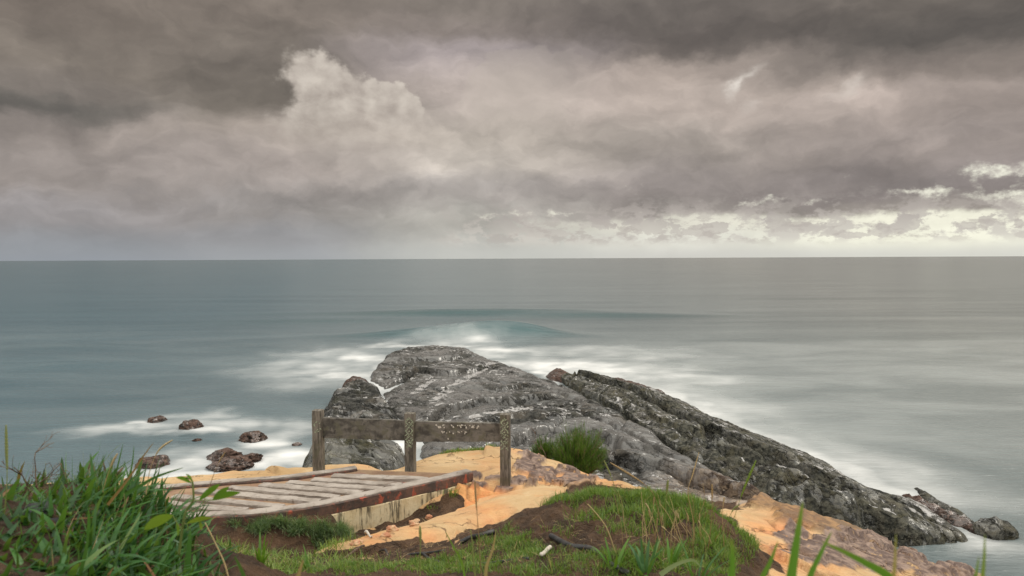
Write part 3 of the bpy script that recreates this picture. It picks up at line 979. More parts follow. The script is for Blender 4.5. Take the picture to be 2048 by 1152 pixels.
f_all = 0 * Xg
for a in ((955, 671, 9.0, 1.15, 6.0, 2.0, 0.5), (800, 672, 8.0, 0.6, 4.0, 0.0, 0.5), (1035, 672, 7.0, 1.0, 4.5, 0.0, 0.45), (900, 630, 22.0, 1.0, 9.0, 3.0, 0.5), (1190, 632, 17.0, 0.7, 9.0, 2.0, 0.5),
          (700, 640, 18.0, 0.35, 8.0, 0.0, 0.6)):
    w, fc = swell(*a)
    Zg += w
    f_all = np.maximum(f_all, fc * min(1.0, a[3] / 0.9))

# white water: where it breaks over and around the rocks
foam = 0 * Xg
Xw = Xg + (1.6 + 0.02 * Yg) * fbm(Xg * 0.16, Yg * 0.16, 70.0, 4)
Yw = Yg + (1.2 + 0.025 * Yg) * fbm(Xg * 0.16, Yg * 0.16, 75.0, 4)


def fm(px, py, rx, ry, amt, rot=0.0, z=0.0):
    """foam patch round the place seen at a pixel, rx by ry metres"""
    global foam
    c = atz(px, py, z)
    dx, dy = Xw - c[0], Yw - c[1]
    cr_, sr_ = math.cos(rot), math.sin(rot)
    u, v = dx * cr_ + dy * sr_, dy * cr_ - dx * sr_
    foam = np.maximum(foam, amt * np.exp(-((u / rx) ** 2 + (v / ry) ** 2)))


for a in ((930, 686, 6.0, 6.0, 0.50), (880, 686, 7.0, 6.0, 0.40), (962, 682, 3.2, 6.0, .60), (925, 677, 6.0, 4.0, 0.42), (870, 690, 9, 2.5, .75), (1000, 700, 8, 3.5, .72), (950, 708, 6, 4, .6),
          (665, 735, 9.0, 9.0, .55), (610, 768, 7, 6, .36), (695, 708, 8, 8, .48), (735, 712, 3.5, 6.5, .75), (690, 755, 4, 4.5, .7), (560, 725, 8, 7, .22),
          (1060, 725, 3.5, 5, .85), (1140, 728, 6, 4.5, .8), (1080, 745, 1.6, 8, .9), (1240, 740, 8, 4, .72), (1320, 755, 6, 4, .62), (1180, 700, 11, 5, .45), (1290, 715, 10, 4, .4),
          (420, 850, 4.0, 2.4, .5), (350, 852, 3.4, 1.6, .55), (210, 860, 3.6, 1.6, .5), (310, 850, 1.6, 1.0, .6), (380, 864, 1.8, 1.1, .65), (500, 860, 3, 2, .4), (440, 830, 3, 1.6, .5), (300, 862, 4, 1.4, .45),
          (420, 905, 2.4, 2.0, .6), (560, 880, 2.2, 2.8, .85), (560, 920, 2.2, 2.2, .9), (470, 935, 2.2, 1.6, .85), (370, 925, 2.0, 1.6, .7), (540, 850, 2.2, 2.2, .4), (330, 950, 2.6, 1.6, .7), (600, 850, 1.6, 2, .45),
          (840, 895, 2.2, 2.6, .8), (790, 890, 1.5, 2.0, .7), (880, 890, 1.6, 2.4, .7), (745, 778, 2.6, 2.4, .6), (800, 818, 1.2, 2.4, .55), (775, 800, 1.0, 2.4, .55),
          (1985, 1092, 1.6, 1.2, .5), (1960, 1072, 0.8, 1.4, .6), (1900, 1042, .8, 1.2, .5), (2030, 1100, 1.6, 1.2, .4), (1840, 990, .8, 1.8, .4)):
    fm(*a)
rline = np.array([atz(px, py, 0.0) for px, py in right_px])
dl = dist_line(Xg, Yg, rline)
side = sstep(3.6, 0.2, dl + 0.9 * fbm(Xg * 0.3, Yg * 0.3, 6.0, 3))
foam = np.maximum(foam, 0.62 * side * sstep(27, 31, Yg))
foam = np.maximum(foam, 0.42 * sstep(9, 1.0, dl + 2.0 * fbm(Xg * 0.2, Yg * 0.2, 8.0, 3)) * sstep(26, 30, Yg))
sd2 = sdf_poly(Xg, Yg, slab_poly)
foam = np.maximum(foam, 0.58 * sstep(-2.4, -0.2, sd2 + 0.7 * fbm(Xg * 0.3, Yg * 0.3, 3.0, 3)) * sstep(26, 30, Yg))
f_all = f_all * (1 - np.clip(foam * 1.2, 0, 1) * 0.5)
foam = foam * (0.86 + 0.30 * fbm(Xg * 0.30, Yg * 0.22, 12.0, 4))
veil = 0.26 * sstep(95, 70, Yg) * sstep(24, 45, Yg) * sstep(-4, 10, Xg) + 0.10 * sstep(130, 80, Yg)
m, bs = new_mat('sea_water')
p = geo('Position')
px_, py_, pz_ = sep(p)
fo = attr('foam')
fa = attr('face')
drag = noise(mapping(p, (0.26, 0.40, 0.3), rot=(0, 0, 0.35)), 1.0, 6, 0.6, 1.2)
drag2 = noise(mapping(p, (0.8, 1.2, 0.3), rot=(0, 0, -0.3)), 1.0, 5, 0.6, 0.8)
wisp = noise(mapping(p, (0.07, 0.14, 0.3), rot=(0, 0, 0.1)), 1.0, 5, 0.6, 0.6)
fmask = (fo * 1.15 + (drag - 0.5) * (fo * 0.8 + 0.10) + (drag2 - 0.5) * (fo * 0.5 + 0.03)).step(-0.02, 1.15) * 0.5 + fo.step(0.02, 1.0) * 0.5
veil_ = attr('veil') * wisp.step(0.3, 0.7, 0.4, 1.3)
streak = noise(mapping(p, (0.012, 0.10, 0.1)), 1.0, 6, 0.65, 0.4)
deep = mix(streak.step(0.25, 0.75), (0.016, 0.062, 0.085), (0.036, 0.090, 0.114))
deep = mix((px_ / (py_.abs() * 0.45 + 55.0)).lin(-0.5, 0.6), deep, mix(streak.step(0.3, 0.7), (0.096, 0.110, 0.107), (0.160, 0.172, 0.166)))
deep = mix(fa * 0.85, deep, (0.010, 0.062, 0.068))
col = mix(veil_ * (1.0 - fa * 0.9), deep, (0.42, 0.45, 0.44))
col = mix(fmask, col, (0.70, 0.70, 0.69))
w_a = noise(mapping(p, (0.35, 1.3, 0.3)), 1.0, 4, 0.6, 0.2)
w_b = noise(mapping(p, (0.06, 0.30, 0.3)), 1.0, 4, 0.55, 0.2)
put(bs, color=col, rough=fmask * 0.45 + 0.22, ior=1.333, normal=bump(w_a * 0.30 + w_b * 0.35 + noise(mapping(p, (1.1, 2.6, 0.3)), 1.0, 4, 0.6, 0.3) * 0.22, 0.5, 0.6))
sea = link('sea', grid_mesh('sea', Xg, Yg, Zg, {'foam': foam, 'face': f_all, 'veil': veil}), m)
tag(sea, kind='structure')

# ================================================================== the headland underfoot
crest_px = [(-500, 1010, 10.5), (-200, 980, 11.3), (120, 962, 11.8), (330, 949, 12.0), (430, 942, 12.2), (520, 935, 12.3), (615, 928, 12.5), (680, 927, 12.6), (735, 922, 12.7), (775, 936, 12.6), (830, 913, 12.9),
            (880, 899, 13.3), (960, 893, 13.6), (1050, 897, 13.6), (1120, 918, 13.4), (1200, 950, 12.6), (1250, 968, 12.0), (1330, 988, 11.2), (1420, 1002, 10.7), (1500, 1001, 10.6), (1530, 1004, 10.6), (1585, 1017, 10.5),
            (1640, 1036, 10.3), (1700, 1050, 10.2), (1760, 1088, 10.0), (1800, 1104, 9.9), (1900, 1135, 9.6), (2000, 1160, 9.4), (2250, 1215, 9.0), (2600, 1290, 8.0)]
CR = np.array([at(*q) for q in crest_px])
ctl_px = [(450, 955, 11.3), (600, 945, 11.8), (350, 968, 11.2), (250, 985, 10.8), (740, 945, 11.6), (800, 942, 11.8), (870, 940, 11.6), (900, 920, 12.4), (960, 935, 11.7), (1000, 950, 11.3),
          (960, 985, 10.9), (1010, 980, 11.0), (1080, 950, 12.0), (1130, 950, 12.2), (1180, 968, 11.6), (1080, 985, 10.6), (1000, 1010, 10.0), (950, 1002, 10.5), (1110, 1000, 9.8),
          (1000, 1030, 9.4), (920, 1050, 9.1), (850, 1075, 8.5), (780, 1095, 7.9), (720, 1115, 7.4), (905, 1006, 10.3), (850, 1043, 9.85), (780, 1068, 9.55), (722, 1090, 9.0), (690, 1105, 8.4), (800, 1075, 9.3),
          (640, 1095, 9.1), (500, 1106, 8.8), (400, 1114, 8.6), (300, 1114, 8.4), (640, 1000, 9.9), (500, 1000, 9.9), (400, 1000, 9.9),
          (700, 1140, 5.5), (900, 1122, 5.3), (1000, 1092, 5.2), (1050, 1072, 5.3), (1050, 1110, 4.6), (1100, 1140, 4.2), (900, 1150, 4.3), (1000, 1152, 4.0), (700, 1155, 4.6), (500, 1160, 4.6), (420, 1160, 4.1),
          (1200, 995, 5.7), (1120, 1010, 5.7), (1300, 996, 5.7), (1400, 1016, 5.5), (1450, 1050, 5.2), (1060, 1020, 5.8), (1250, 1030, 5.15), (1150, 1050, 5.1), (1350, 1068, 4.9), (1250, 1092, 4.6), (1400, 1110, 4.5),
          (1455, 1100, 4.8), (1250, 1150, 4.1), (1400, 1160, 3.9), (1150, 1110, 4.5),
          (1200, 1030, 6.8), (1330, 1040, 6.8), (1200, 1005, 8.5), (1350, 1012, 8.6), (1250, 985, 10.0), (1050, 1050, 6.7), (1460, 1080, 6.3), (1500, 1032, 8.7), (1420, 1020, 9.2), (1600, 1052, 9.0), (1550, 1092, 7.3), (1650, 1105, 7.5),
          (1750, 1120, 7.9), (1510, 1120, 6.0), (1600, 1145, 6.2), (1750, 1155, 6.9), (1850, 1150, 7.8), (1480, 1140, 4.9), (1540, 1170, 4.9), (1700, 1190, 5.5), (1950, 1190, 7.5),
          (0, 1010, 2.7), (100, 985, 3.0), (200, 985, 3.1), (300, 1015, 3.2), (345, 1075, 3.1), (400, 1150, 3.0), (150, 1095, 2.4), (0, 1095, 2.2), (-300, 1010, 2.8), (-600, 1030, 2.8),
          (100, 1010, 4.5), (100, 1030, 6.0), (300, 1066, 5.0), (350, 1090, 6.2), (-300, 1020, 6.0), (0, 1010, 8.5), (-400, 1010, 9.0)]
ctl = np.array([at(*q) for q in ctl_px] + list(CR) + [(0, 0, 8.55), (-2, 0.2, 8.9), (3, 0.3, 8.5), (0, -4, 8.4), (-6, -3, 8.4), (6, -3, 8.2), (-6, 3, 8.4), (9, 4, 7.0), (8, 7, 6.5), (0, 2, 8.45), (1.2, 2.4, 8.35), (2.4, 3, 8.2),
                                          (0.55, 1.0, 8.95), (-9, 8, 6.8), (-10, -6, 8), (11, -6, 7.5), (13, 5, 6.0)])


WALK_Z = 6.72
kr_px = [(938, 947), (880, 961), (800, 979), (729, 994), (632, 1014), (534, 1027), (456, 1033), (340, 1036), (230, 1040)]
kl_px = [(712, 940), (640, 950), (560, 960), (450, 968), (345, 977), (235, 988)]
KR = spline([atz(px, py, WALK_Z) for px, py in kr_px], 160)
KL = spline([atz(px, py, WALK_Z) for px, py in kl_px], 160)
walk_poly = np.concatenate([KR, KL[::-1]])
_T = np.gradient(KR[:, :2], axis=0)
_N = np.stack([-_T[:, 1], _T[:, 0]], 1) / np.linalg.norm(_T, axis=1)[:, None]
_kpx = project(KR)[0]
_edge = []
for i in range(2, 160, 6):
    foot = WALK_Z - 0.10 if _kpx[i] < 690 else WALK_Z - 0.13 - 0.30 * float(sstep(935, 760, _kpx[i]))
    for off in (0.13, 0.24):
        _edge.append((KR[i, 0] + _N[i, 0] * off, KR[i, 1] + _N[i, 1] * off, foot - (0.03 if off > .2 else 0)))
ctl = np.concatenate([ctl, np.array(_edge)])


def tps_fit(P, z, lam=0.012):
    n = len(P)
    d = np.hypot(P[:, None, 0] - P[None, :, 0], P[:, None, 1] - P[None, :, 1])
    K = np.where(d > 0, d * d * np.log(d + 1e-12), 0) + lam * np.eye(n)
    A = np.zeros((n + 3, n + 3))
    Q = np.concatenate([np.ones((n, 1)), P], 1)
    A[:n, :n], A[:n, n:], A[n:, :n] = K, Q, Q.T
    return np.linalg.solve(A, np.concatenate([z, np.zeros(3)]))


TW = tps_fit(ctl[:, :2], ctl[:, 2])


def top_surface(x, y):
    sh = x.shape
    x, y = x.ravel(), y.ravel()
    out = np.empty(len(x))
    for i in range(0, len(x), 20000):
        xx, yy = x[i:i + 20000], y[i:i + 20000]
        d2 = (xx[:, None] - ctl[None, :, 0]) ** 2 + (yy[:, None] - ctl[None, :, 1]) ** 2
        out[i:i + 20000] = (0.5 * d2 * np.log(d2 + 1e-12)) @ TW[:-3] + TW[-3] + TW[-2] * xx + TW[-1] * yy
    return out.reshape(sh)


crs = CR[np.argsort(CR[:, 0])]
# ---- where things are, from the photo, as areas on the ground


def area(px, py, list_):
    """soft union of ellipses given in photo pixels, evaluated at projected ground points"""
    s = 0 * px
    for cx, cy, rx, ry, a in list_:
        s = np.maximum(s, a * np.exp(-(((px - cx) / rx) ** 2 + ((py - cy) / ry) ** 2)))
    return s


SOIL = [(1180, 1050, 150, 40, 1.2), (1000, 1085, 90, 36, 1.0), (1000, 1130, 300, 45, 1.4), (1250, 1120, 260, 60, 1.4), (1280, 1010, 190, 50, 1.3), (1500, 1140, 60, 40, 1.0), (620, 1100, 120, 45, 1.3), (480, 1100, 140, 50, 1.3), (560, 1058, 170, 34, 1.4), (670, 1058, 50, 30, 1.3), (400, 1060, 120, 30, 1.3),
        (300, 1090, 160, 80, 1.3), (740, 1082, 60, 18, 1.6), (800, 1056, 52, 16, 1.6), (860, 1033, 46, 16, 1.6), (906, 1004, 26, 15, 1.5), (880, 1020, 34, 14, 1.5), (700, 1105, 40, 14, 1.0), (100, 1050, 250, 100, 1.4), (640, 1150, 160, 28, 1.3), (1430, 1080, 50, 50, 1.2)]
SAND = [(735, 1114, 40, 8, 1.2), (790, 1101, 50, 11, 1.3), (850, 1086, 55, 14, 1.3), (915, 1068, 55, 15, 1.3), (975, 1050, 50, 14, 1.2), (1020, 1028, 50, 12, 1.1)]
TONGUE = np.array([at(*q) for q in ((728, 1112, 7.5), (790, 1096, 8.0), (860, 1076, 8.5), (935, 1054, 9.0), (1010, 1036, 9.4), (1060, 1020, 9.8))])
CRUST = [(1062, 932, 34, 19, 1.1), (1095, 950, 36, 12, 1.0), (1030, 965, 20, 8, .8), (1140, 958, 26, 26, 1.0), (1165, 975, 26, 20, 1.0), (1110, 965, 26, 8, .7), (985, 955, 26, 8, .8), (940, 952, 40, 8, .9), (960, 968, 30, 10, .8), (1040, 992, 40, 10, .9),
         (1585, 1072, 34, 20, 1.0), (1690, 1100, 120, 26, 1.2), (1650, 1125, 110, 20, 1.0), (1800, 1125, 90, 22, 1.0), (1900, 1145, 70, 16, 1.1), (1560, 1120, 36, 10, .5)]
DARKB = [(1545, 1012, 46, 16, 1.2), (1620, 1038, 70, 20, 1.2), (1700, 1064, 70, 20, 1.2), (1765, 1092, 40, 16, 1.2), (1830, 1115, 40, 12, 1.0), (1905, 1146, 60, 14, .8)]
GREYW = [(1470, 1000, 60, 12, 1.0), (1530, 1012, 40, 9, .7)]
ORANGE = [(960, 992, 60, 24, 1.4), (930, 1010, 40, 20, .9), (1010, 988, 50, 16, 1.2), (1120, 960, 90, 26, .55), (1060, 912, 60, 10, .6), (1230, 965, 60, 10, .6), (1560, 1060, 70, 24, .75), (1540, 1125, 80, 28, .9), (1640, 1140, 60, 20, .5), (860, 1092, 130, 15, .55), (990, 1045, 60, 14, .4), (740, 1105, 40, 14, .6), (1150, 930, 90, 30, .35)]


def ground(x, y, full=True):
    z = top_surface(x, y)
    px, py = project(np.stack([x, y, z], -1))
    px = px + 14 * fbm(x * 1.3, y * 1.3, 2.0, 4)
    py = py + 7 * fbm(x * 1.3, y * 1.3, 6.0, 4)
    front = y > 1.5
    soil = np.where(front, area(px, py, SOIL), 1.0)
    soil = np.where(y > 11.0, soil * 0.3, soil)
    soil = np.maximum(soil, sstep(6.4, 5.4, y) * sstep(1560, 1500, px + 0 * y))
    td = dist_line(x, y, TONGUE) + 0.06 * fbm(x * 1.2, y * 1.2, 71.0, 3)
    tongue = sstep(0.62, 0.30, td)
    soil = soil - 1.4 * sstep(0.52, 0.46, td)
    z = z + 0.20 * np.sqrt(np.clip(1 - (td / 0.60) ** 2, 0, 1))
    soil = sstep(0.35, 0.62, soil + 0.22 * fbm(x * 1.7, y * 1.7, 9.0, 4))
    rock = 1 - soil
    crust = sstep(0.40, 0.50, area(px, py, CRUST) + 0.30 * fbm(x * 2.2, y * 2.2, 15.0, 4)) * rock * front
    dark = sstep(0.35, 0.6, area(px, py, DARKB) + 0.22 * fbm(x * 2.0, y * 2.0, 18.0, 4)) * rock * front
    grey = sstep(0.4, 0.6, area(px, py, GREYW) + 0.2 * fbm(x * 2.0, y * 2.0, 19.0, 4)) * rock * front
    orange = np.clip(area(px, py, ORANGE) + 0.35 * fbm(x * 0.9, y * 0.9, 12.0, 4) - 0.05, 0, 1) * rock * front
    # sandstone: smooth swells, bedding ledges, cracks
    bed = y * 0.75 + x * 0.55 + 0.55 * fbm(x * 0.5, y * 0.5, 30.0, 4)
    q = bed / 0.85
    fr = q - np.floor(q)
    led = sstep(-0.05, 0.35, fbm(x * 0.45, y * 0.45, 33.0, 3) + np.where(x > -0.5, 0.12, -0.25)) * (1 - sstep(0.2, 0.5, tongue)) * (1 - 0.6 * sstep(2.0, 3.0, x))
    z = z + rock * led * 0.12 * (sstep(0, 0.08, fr) - fr)
    q2 = (bed + 0.12 * fbm(x * 2.2, y * 2.2, 36.0, 3)) / 0.27
    fr2 = q2 - np.floor(q2)
    z = z + rock * led * sstep(0.0, 0.3, fbm(x * 0.8, y * 0.8, 38.0, 3)) * 0.035 * (sstep(0, 0.12, fr2) - fr2)
    z = z + rock * (0.035 * fbm(x * 0.9, y * 0.9, 3.0, 3) + 0.012 * fbm(x * 3.5, y * 3.5, 5.0, 4))
    f1, f2, _ = worley(x * 0.8 + 0.3 * fbm(x, y, 1.0, 3), y * 0.8 + 0.3 * fbm(x, y, 2.0, 3), 3)
    crack = np.exp(-((f2 - f1) / 0.035) ** 2) * rock * sstep(0.0, 0.3, fbm(x * 0.5, y * 0.5, 44.0, 2) + np.where(x > -0.7, 0.15, -0.4))
    z = z - 0.04 * crack
    # iron crust stands proud of the softer stone as broken plates
    g1, g2, gi = worley(x * 2.6 + 0.35 * fbm(x * 2, y * 2, 1.0, 3), y * 2.6 + 0.35 * fbm(x * 2, y * 2, 7.0, 3), 9)
    plate = sstep(0.03, 0.10, g2 - g1)
    z = z + crust * (0.035 + 0.075 * gi) * plate * (0.35 + 0.65 * sstep(8.5, 10.5, y)) + dark * (0.05 + 0.035 * ridged(x * 2.2, y * 2.2, 3.0, 4))
    z = z + grey * 0.04 * ridged(x * 2.5, y * 2.5, 3.0, 3)
    # soil is lumpy
    z = z + soil * (0.05 * fbm(x * 2.0, y * 2.0, 50.0, 4) + 0.03 * fbm(x * 7, y * 7, 52.0, 4) + 0.02 * ridged(x * 4, y * 4, 54.0, 3) - .02)
    # beyond the crest the land falls away to the sea
    yc = np.interp(x, crs[:, 0], crs[:, 1])
    t = y - yc + 0.20 * fbm(x * 0.8, y * 0.8, 61.0, 3)
    fall = np.where(t > -0.6, 0.75 * (np.sqrt(np.maximum(t + 0.6, 0) ** 2 + 0.8) - 0.894), 0)
    z = z - fall * np.where(t > 0, 1.0, 0.25 + 0.75 * sstep(-0.6, 0.0, t)) * sstep(-0.6, 0.3, t)
    side = np.maximum(np.maximum(-(x + 7.5 + 0.1 * y), 0), np.maximum(x - 9.5, 0))
    z = z - 0.25 * side ** 1.6 * sstep(-8, 6, y)
    # the walkway is let into it
    wsd = sdf_poly(x, y, walk_poly)
    z = np.where(wsd > -0.06, np.minimum(z, WALK_Z - 0.06 - 0.35 * sstep(-0.06, 0.06, wsd)), z)
    z = np.maximum(z, -1.5)
    return (z, soil, crust, dark, grey, orange, crack) if full else (z, soil)


ys = np.concatenate([np.linspace(-6, 2.0, 50), 2.0 * (18.5 / 2.0) ** np.linspace(0.005, 1, 560)])
us = np.concatenate([np.linspace(-3.2, -0.9, 40), np.linspace(-0.89, 0.80, 620), np.linspace(0.81, 2.6, 40)])
Ug, Yg2 = np.meshgrid(us, ys)
Xg2 = Ug * (np.maximum(Yg2, 1.5) * 0.9 + 0.4)
zg, soil, crust, dark, grey, orange, crack = ground(Xg2, Yg2)
m, bs = new_mat('sandstone_and_soil')
p = geo('Position')
nb = noise(p, 0.7, 6, 0.6, 0.8)
nm = noise(p, 4.0, 7, 0.6, 0.4)
nf = noise(p, 30.0, 5, 0.65)
bands = noise(mapping(p, (0.9, 1.6, 5.0), rot=(0.2, 0.1, 0.6)), 1.6, 6, 0.6, 1.2)
sand = mix(nb.step(0.35, 0.65), (0.39, 0.250, 0.115), (0.50, 0.350, 0.185))
sand = mix(bands.step(0.48, 0.68) * 0.42, sand, (0.48, 0.225, 0.085))
sand = mix(nm.step(0.55, 0.72) * 0.35, sand, (0.56, 0.45, 0.29))
sand = mix((attr('orange') * nm.lin(0.2, 0.8, 0.8, 1.7)).min(1.0), sand, mix(nm.step(0.4, 0.62), (0.56, 0.20, 0.065), (0.60, 0.30, 0.11)))
sand = mix(noise(p, 60.0, 4, 0.7).step(0.52, 0.72) * 0.25, sand, (0.34, 0.20, 0.10))
sand = mix(noise(mapping(p, (1, 1, 2)), 11.0, 6, 0.65, 0.6).step(0.58, 0.70) * 0.40, sand, (0.30, 0.16, 0.075))
sand = mix(attr('grey'), sand, mix(nm.step(0.4, 0.6), (0.20, 0.17, 0.15), (0.36, 0.31, 0.27)))
sand = mix(attr('dark') * nm.lin(0.3, 0.7, 0.75, 1.0), sand, mix(nm.step(0.42, 0.66), (0.085, 0.048, 0.026), (0.30, 0.17, 0.075)))
sand = mix(attr('crust') * noise(p, 9.0, 5, 0.6).step(0.28, 0.42), sand, mix(noise(p, 7.0, 5, 0.6).step(0.4, 0.62), (0.100, 0.064, 0.052), (0.255, 0.178, 0.138)))
sand = mix(attr('crack') * 0.6, sand, (0.14, 0.07, 0.03))
pq = mapping(p, (1.0, 1.5, 1.0), rot=(0, 0, 0.5))
wob = noise(p, 2.2, 4, 0.6, 0, 'Color')
pv = S.nt.nodes.new('ShaderNodeVectorMath')
pv.operation = 'ADD'
S.nt.links.new(pq.s, pv.inputs[0])
S.nt.links.new(wob.s, pv.inputs[1])
fiss = voronoi(S(pv.outputs[0]), 1.15, 'DISTANCE_TO_EDGE').step(0.022, 0.004) * noise(p, 0.8, 3, 0.5).step(0.46, 0.58)
sand = mix(fiss * 0.75, sand, (0.13, 0.065, 0.03))
dirt = mix(nm.step(0.36, 0.62), (0.042, 0.024, 0.013), (0.100, 0.056, 0.030))
dirt = mix(nf.step(0.55, 0.72) * 0.5, dirt, (0.15, 0.09, 0.05))
dirt = mix(voronoi(p, 34.0).step(0.16, 0.06) * 0.5, dirt, (0.035, 0.022, 0.014))
so_ = (attr('soil') + (nm - 0.5) * 0.5).step(0.38, 0.60)
col = mix(so_, sand, dirt)
hgt = nm * 0.28 + nf * 0.30 + so_ * (nf * 0.9 + voronoi(p, 16.0) * -0.5) + bands * 0.6 - fiss * 0.5 + noise(p, 90.0, 3, .6) * .06
wet = noise(p, 1.3, 4, 0.5).step(0.45, 0.65)
put(bs, color=col, rough=so_ * 0.25 + 0.66 - wet * 0.2 * (1.0 - so_), spec=0.35, normal=bump(hgt, 0.055, 0.9))
gr = link('ground', grid_mesh('ground', Xg2, Yg2, zg, {'soil': soil, 'crust': crust, 'dark': dark, 'grey': grey, 'orange': orange, 'crack': crack}), m)
tag(gr, kind='structure')


def gz_at(x, y):
    return ground(np.atleast_1d(np.asarray(x, float)), np.atleast_1d(np.asarray(y, float)), False)[0]


def on_ground(px, py, Y0, Y1, n=200):
    """nearest ground point along the line of sight of a photo pixel"""
    d = ray(px, py)
    Y = np.linspace(Y0, Y1, n)
    P = np.array([0, 0, CAMZ]) + Y[:, None] * d
    g = gz_at(P[:, 0], P[:, 1])
    hit = np.nonzero(P[:, 2] <= g)[0]
    i = hit[0] if len(hit) else np.argmin(P[:, 2] - g)
    return np.array([P[i, 0], P[i, 1], g[i]])

# ================================================================== the walkway
def worn(name, top, edge, patch, scale=1.0, thr=0.5):
    """weathered surface: two tones, blotches of a third, fine grain"""
    m, bs = new_mat(name)
    p = geo('Position')
    a = noise(p, 3.5 * scale, 6, 0.62, 0.3)
    b = noise(p, 22.0 * scale, 5, 0.65)
    c_ = noise(mapping(p, (1, 1, 0.5)), 6.0 * scale, 6, 0.65, 0.5)
    col = mix(a.step(0.36, 0.64), top, edge)
    col = mix(c_.step(thr, thr + 0.12), col, patch)
    col = mix(b.step(0.56, 0.74) * 0.4, col, tuple(v * 0.45 for v in top))
    put(bs, color=col, rough=0.72, spec=0.3, normal=bump(b * 0.5 + a * 0.5, 0.02, 0.7))
    return m


M_CONC = worn('weathered_concrete', (0.235, 0.200, 0.170), (0.345, 0.305, 0.268), (0.175, 0.135, 0.110), 1.0, 0.56)
M_FLOOR = worn('worn_red_floor', (0.215, 0.130, 0.080), (0.29, 0.19, 0.115), (0.20, 0.085, 0.075), 0.8, 0.54)
M_REDP = worn('flaking_red_paint', (0.060, 0.046, 0.040), (0.140, 0.078, 0.058), (0.34, 0.085, 0.050), 1.6, 0.53)
M_CREAM = worn('stained_cream_plaster', (0.60, 0.48, 0.29), (0.68, 0.58, 0.39), (0.24, 0.18, 0.11), 1.2, 0.60)
S.nt = M_CREAM.node_tree
_bs = M_CREAM.node_tree.nodes['Principled BSDF']
_old = S(_bs.inputs['Base Color'].links[0].from_socket)
_run = noise(mapping(geo(), (7, 7, 0.8)), 1.6, 6, 0.65, 0.3)       # black mould that has run down the plaster
put(_bs, color=mix(_run.step(0.50, 0.60) * 0.85, _old, (0.055, 0.045, 0.032)))

walk = empty('walkway', (-2.8, 10.2, WALK_Z), 'concrete ribbed walkway with flaking red painted edges leading to the railing', 'walkway')


def sweep(path, w, z0, z1, nseed=0.0, jit=0.012, inset=0.0):
    """a bar of rectangular section along a path at ground plan; z0, z1 heights (arrays or numbers)"""
    path = np.asarray(path)
    n = len(path)
    T = np.gradient(path[:, :2], axis=0)
    T /= np.linalg.norm(T, axis=1)[:, None]
    N = np.stack([-T[:, 1], T[:, 0]], 1)
    d = np.concatenate([[0], np.cumsum(np.hypot(*np.diff(path[:, :2], axis=0).T))])
    z0 = np.broadcast_to(np.asarray(z0, float), (n,))
    z1 = np.broadcast_to(np.asarray(z1, float), (n,))
    ring = []
    bev = 0.012
    for off, zz, b in ((-w / 2, z0, 0), (-w / 2, z1 - bev, 1), (-w / 2 + bev, z1, 2), (0, z1, 5), (w / 2 - bev, z1, 3), (w / 2, z1 - bev, 4), (w / 2, z0, 0)):
        jn = jit * fbm(d * 2.5, 0 * d + off * 5, nseed + b, 3) + jit * 0.5 * fbm(d * 11, 0 * d, nseed + b + 9, 2)
        q = path[:, :2] + N * (off + inset + jn)[:, None] if np.ndim(off) else path[:, :2] + N * (off + inset + jn[:, None])
        ring.append(np.concatenate([q, (zz + jit * 0.6 * fbm(d * 3, 0 * d, nseed + b * 3 + 2, 3))[:, None]], 1))
    k = len(ring)
    V = np.stack(ring, 1).reshape(-1, 3)
    F = []
    for i in range(n - 1):
        for j in range(k):
            F.append([i * k + j, i * k + (j + 1) % k, (i + 1) * k + (j + 1) % k, (i + 1) * k + j])
    for base, flip in ((0, False), ((n - 1) * k, True)):
        ids = [base + j for j in range(k)]
        for j in range(1, k - 1):
            t3 = [ids[0], ids[j], ids[j + 1]]
            F.append((t3 if flip else t3[::-1]) + [-1])
    return V, np.array(F)


def part(name, VF, mat, parent, smooth=False):
    o = link(name, raw_mesh(name, VF[0], VF[1], smooth), mat, parent)
    return local(o)


# floor: a filled sheet with thickness between the two kerbs
nfl = 60
rr, ll = resample(KR, nfl), resample(KL, nfl)
tq = np.linspace(0, 1, 14)[None, :, None]
sheet = rr[:, None, :] * (1 - tq) + ll[:, None, :] * tq
sheet[..., 2] = WALK_Z + 0.012 * fbm(sheet[..., 0] * 2, sheet[..., 1] * 2, 4.0, 3)
me = grid_mesh('floor', sheet[..., 0], sheet[..., 1], sheet[..., 2])
fl = local(link('floor', me, M_FLOOR, walk))
KH = WALK_Z + 0.055
KR_up = resample(KR, 150)
KL_up = resample(KL, 150)
part('kerb', sweep(KR_up, 0.16, WALK_Z - 0.05, KH, 3.0, inset=0.0), M_CONC, walk)
part('kerb', sweep(KL_up, 0.13, WALK_Z - 0.25, KH, 6.0), M_CONC, walk)
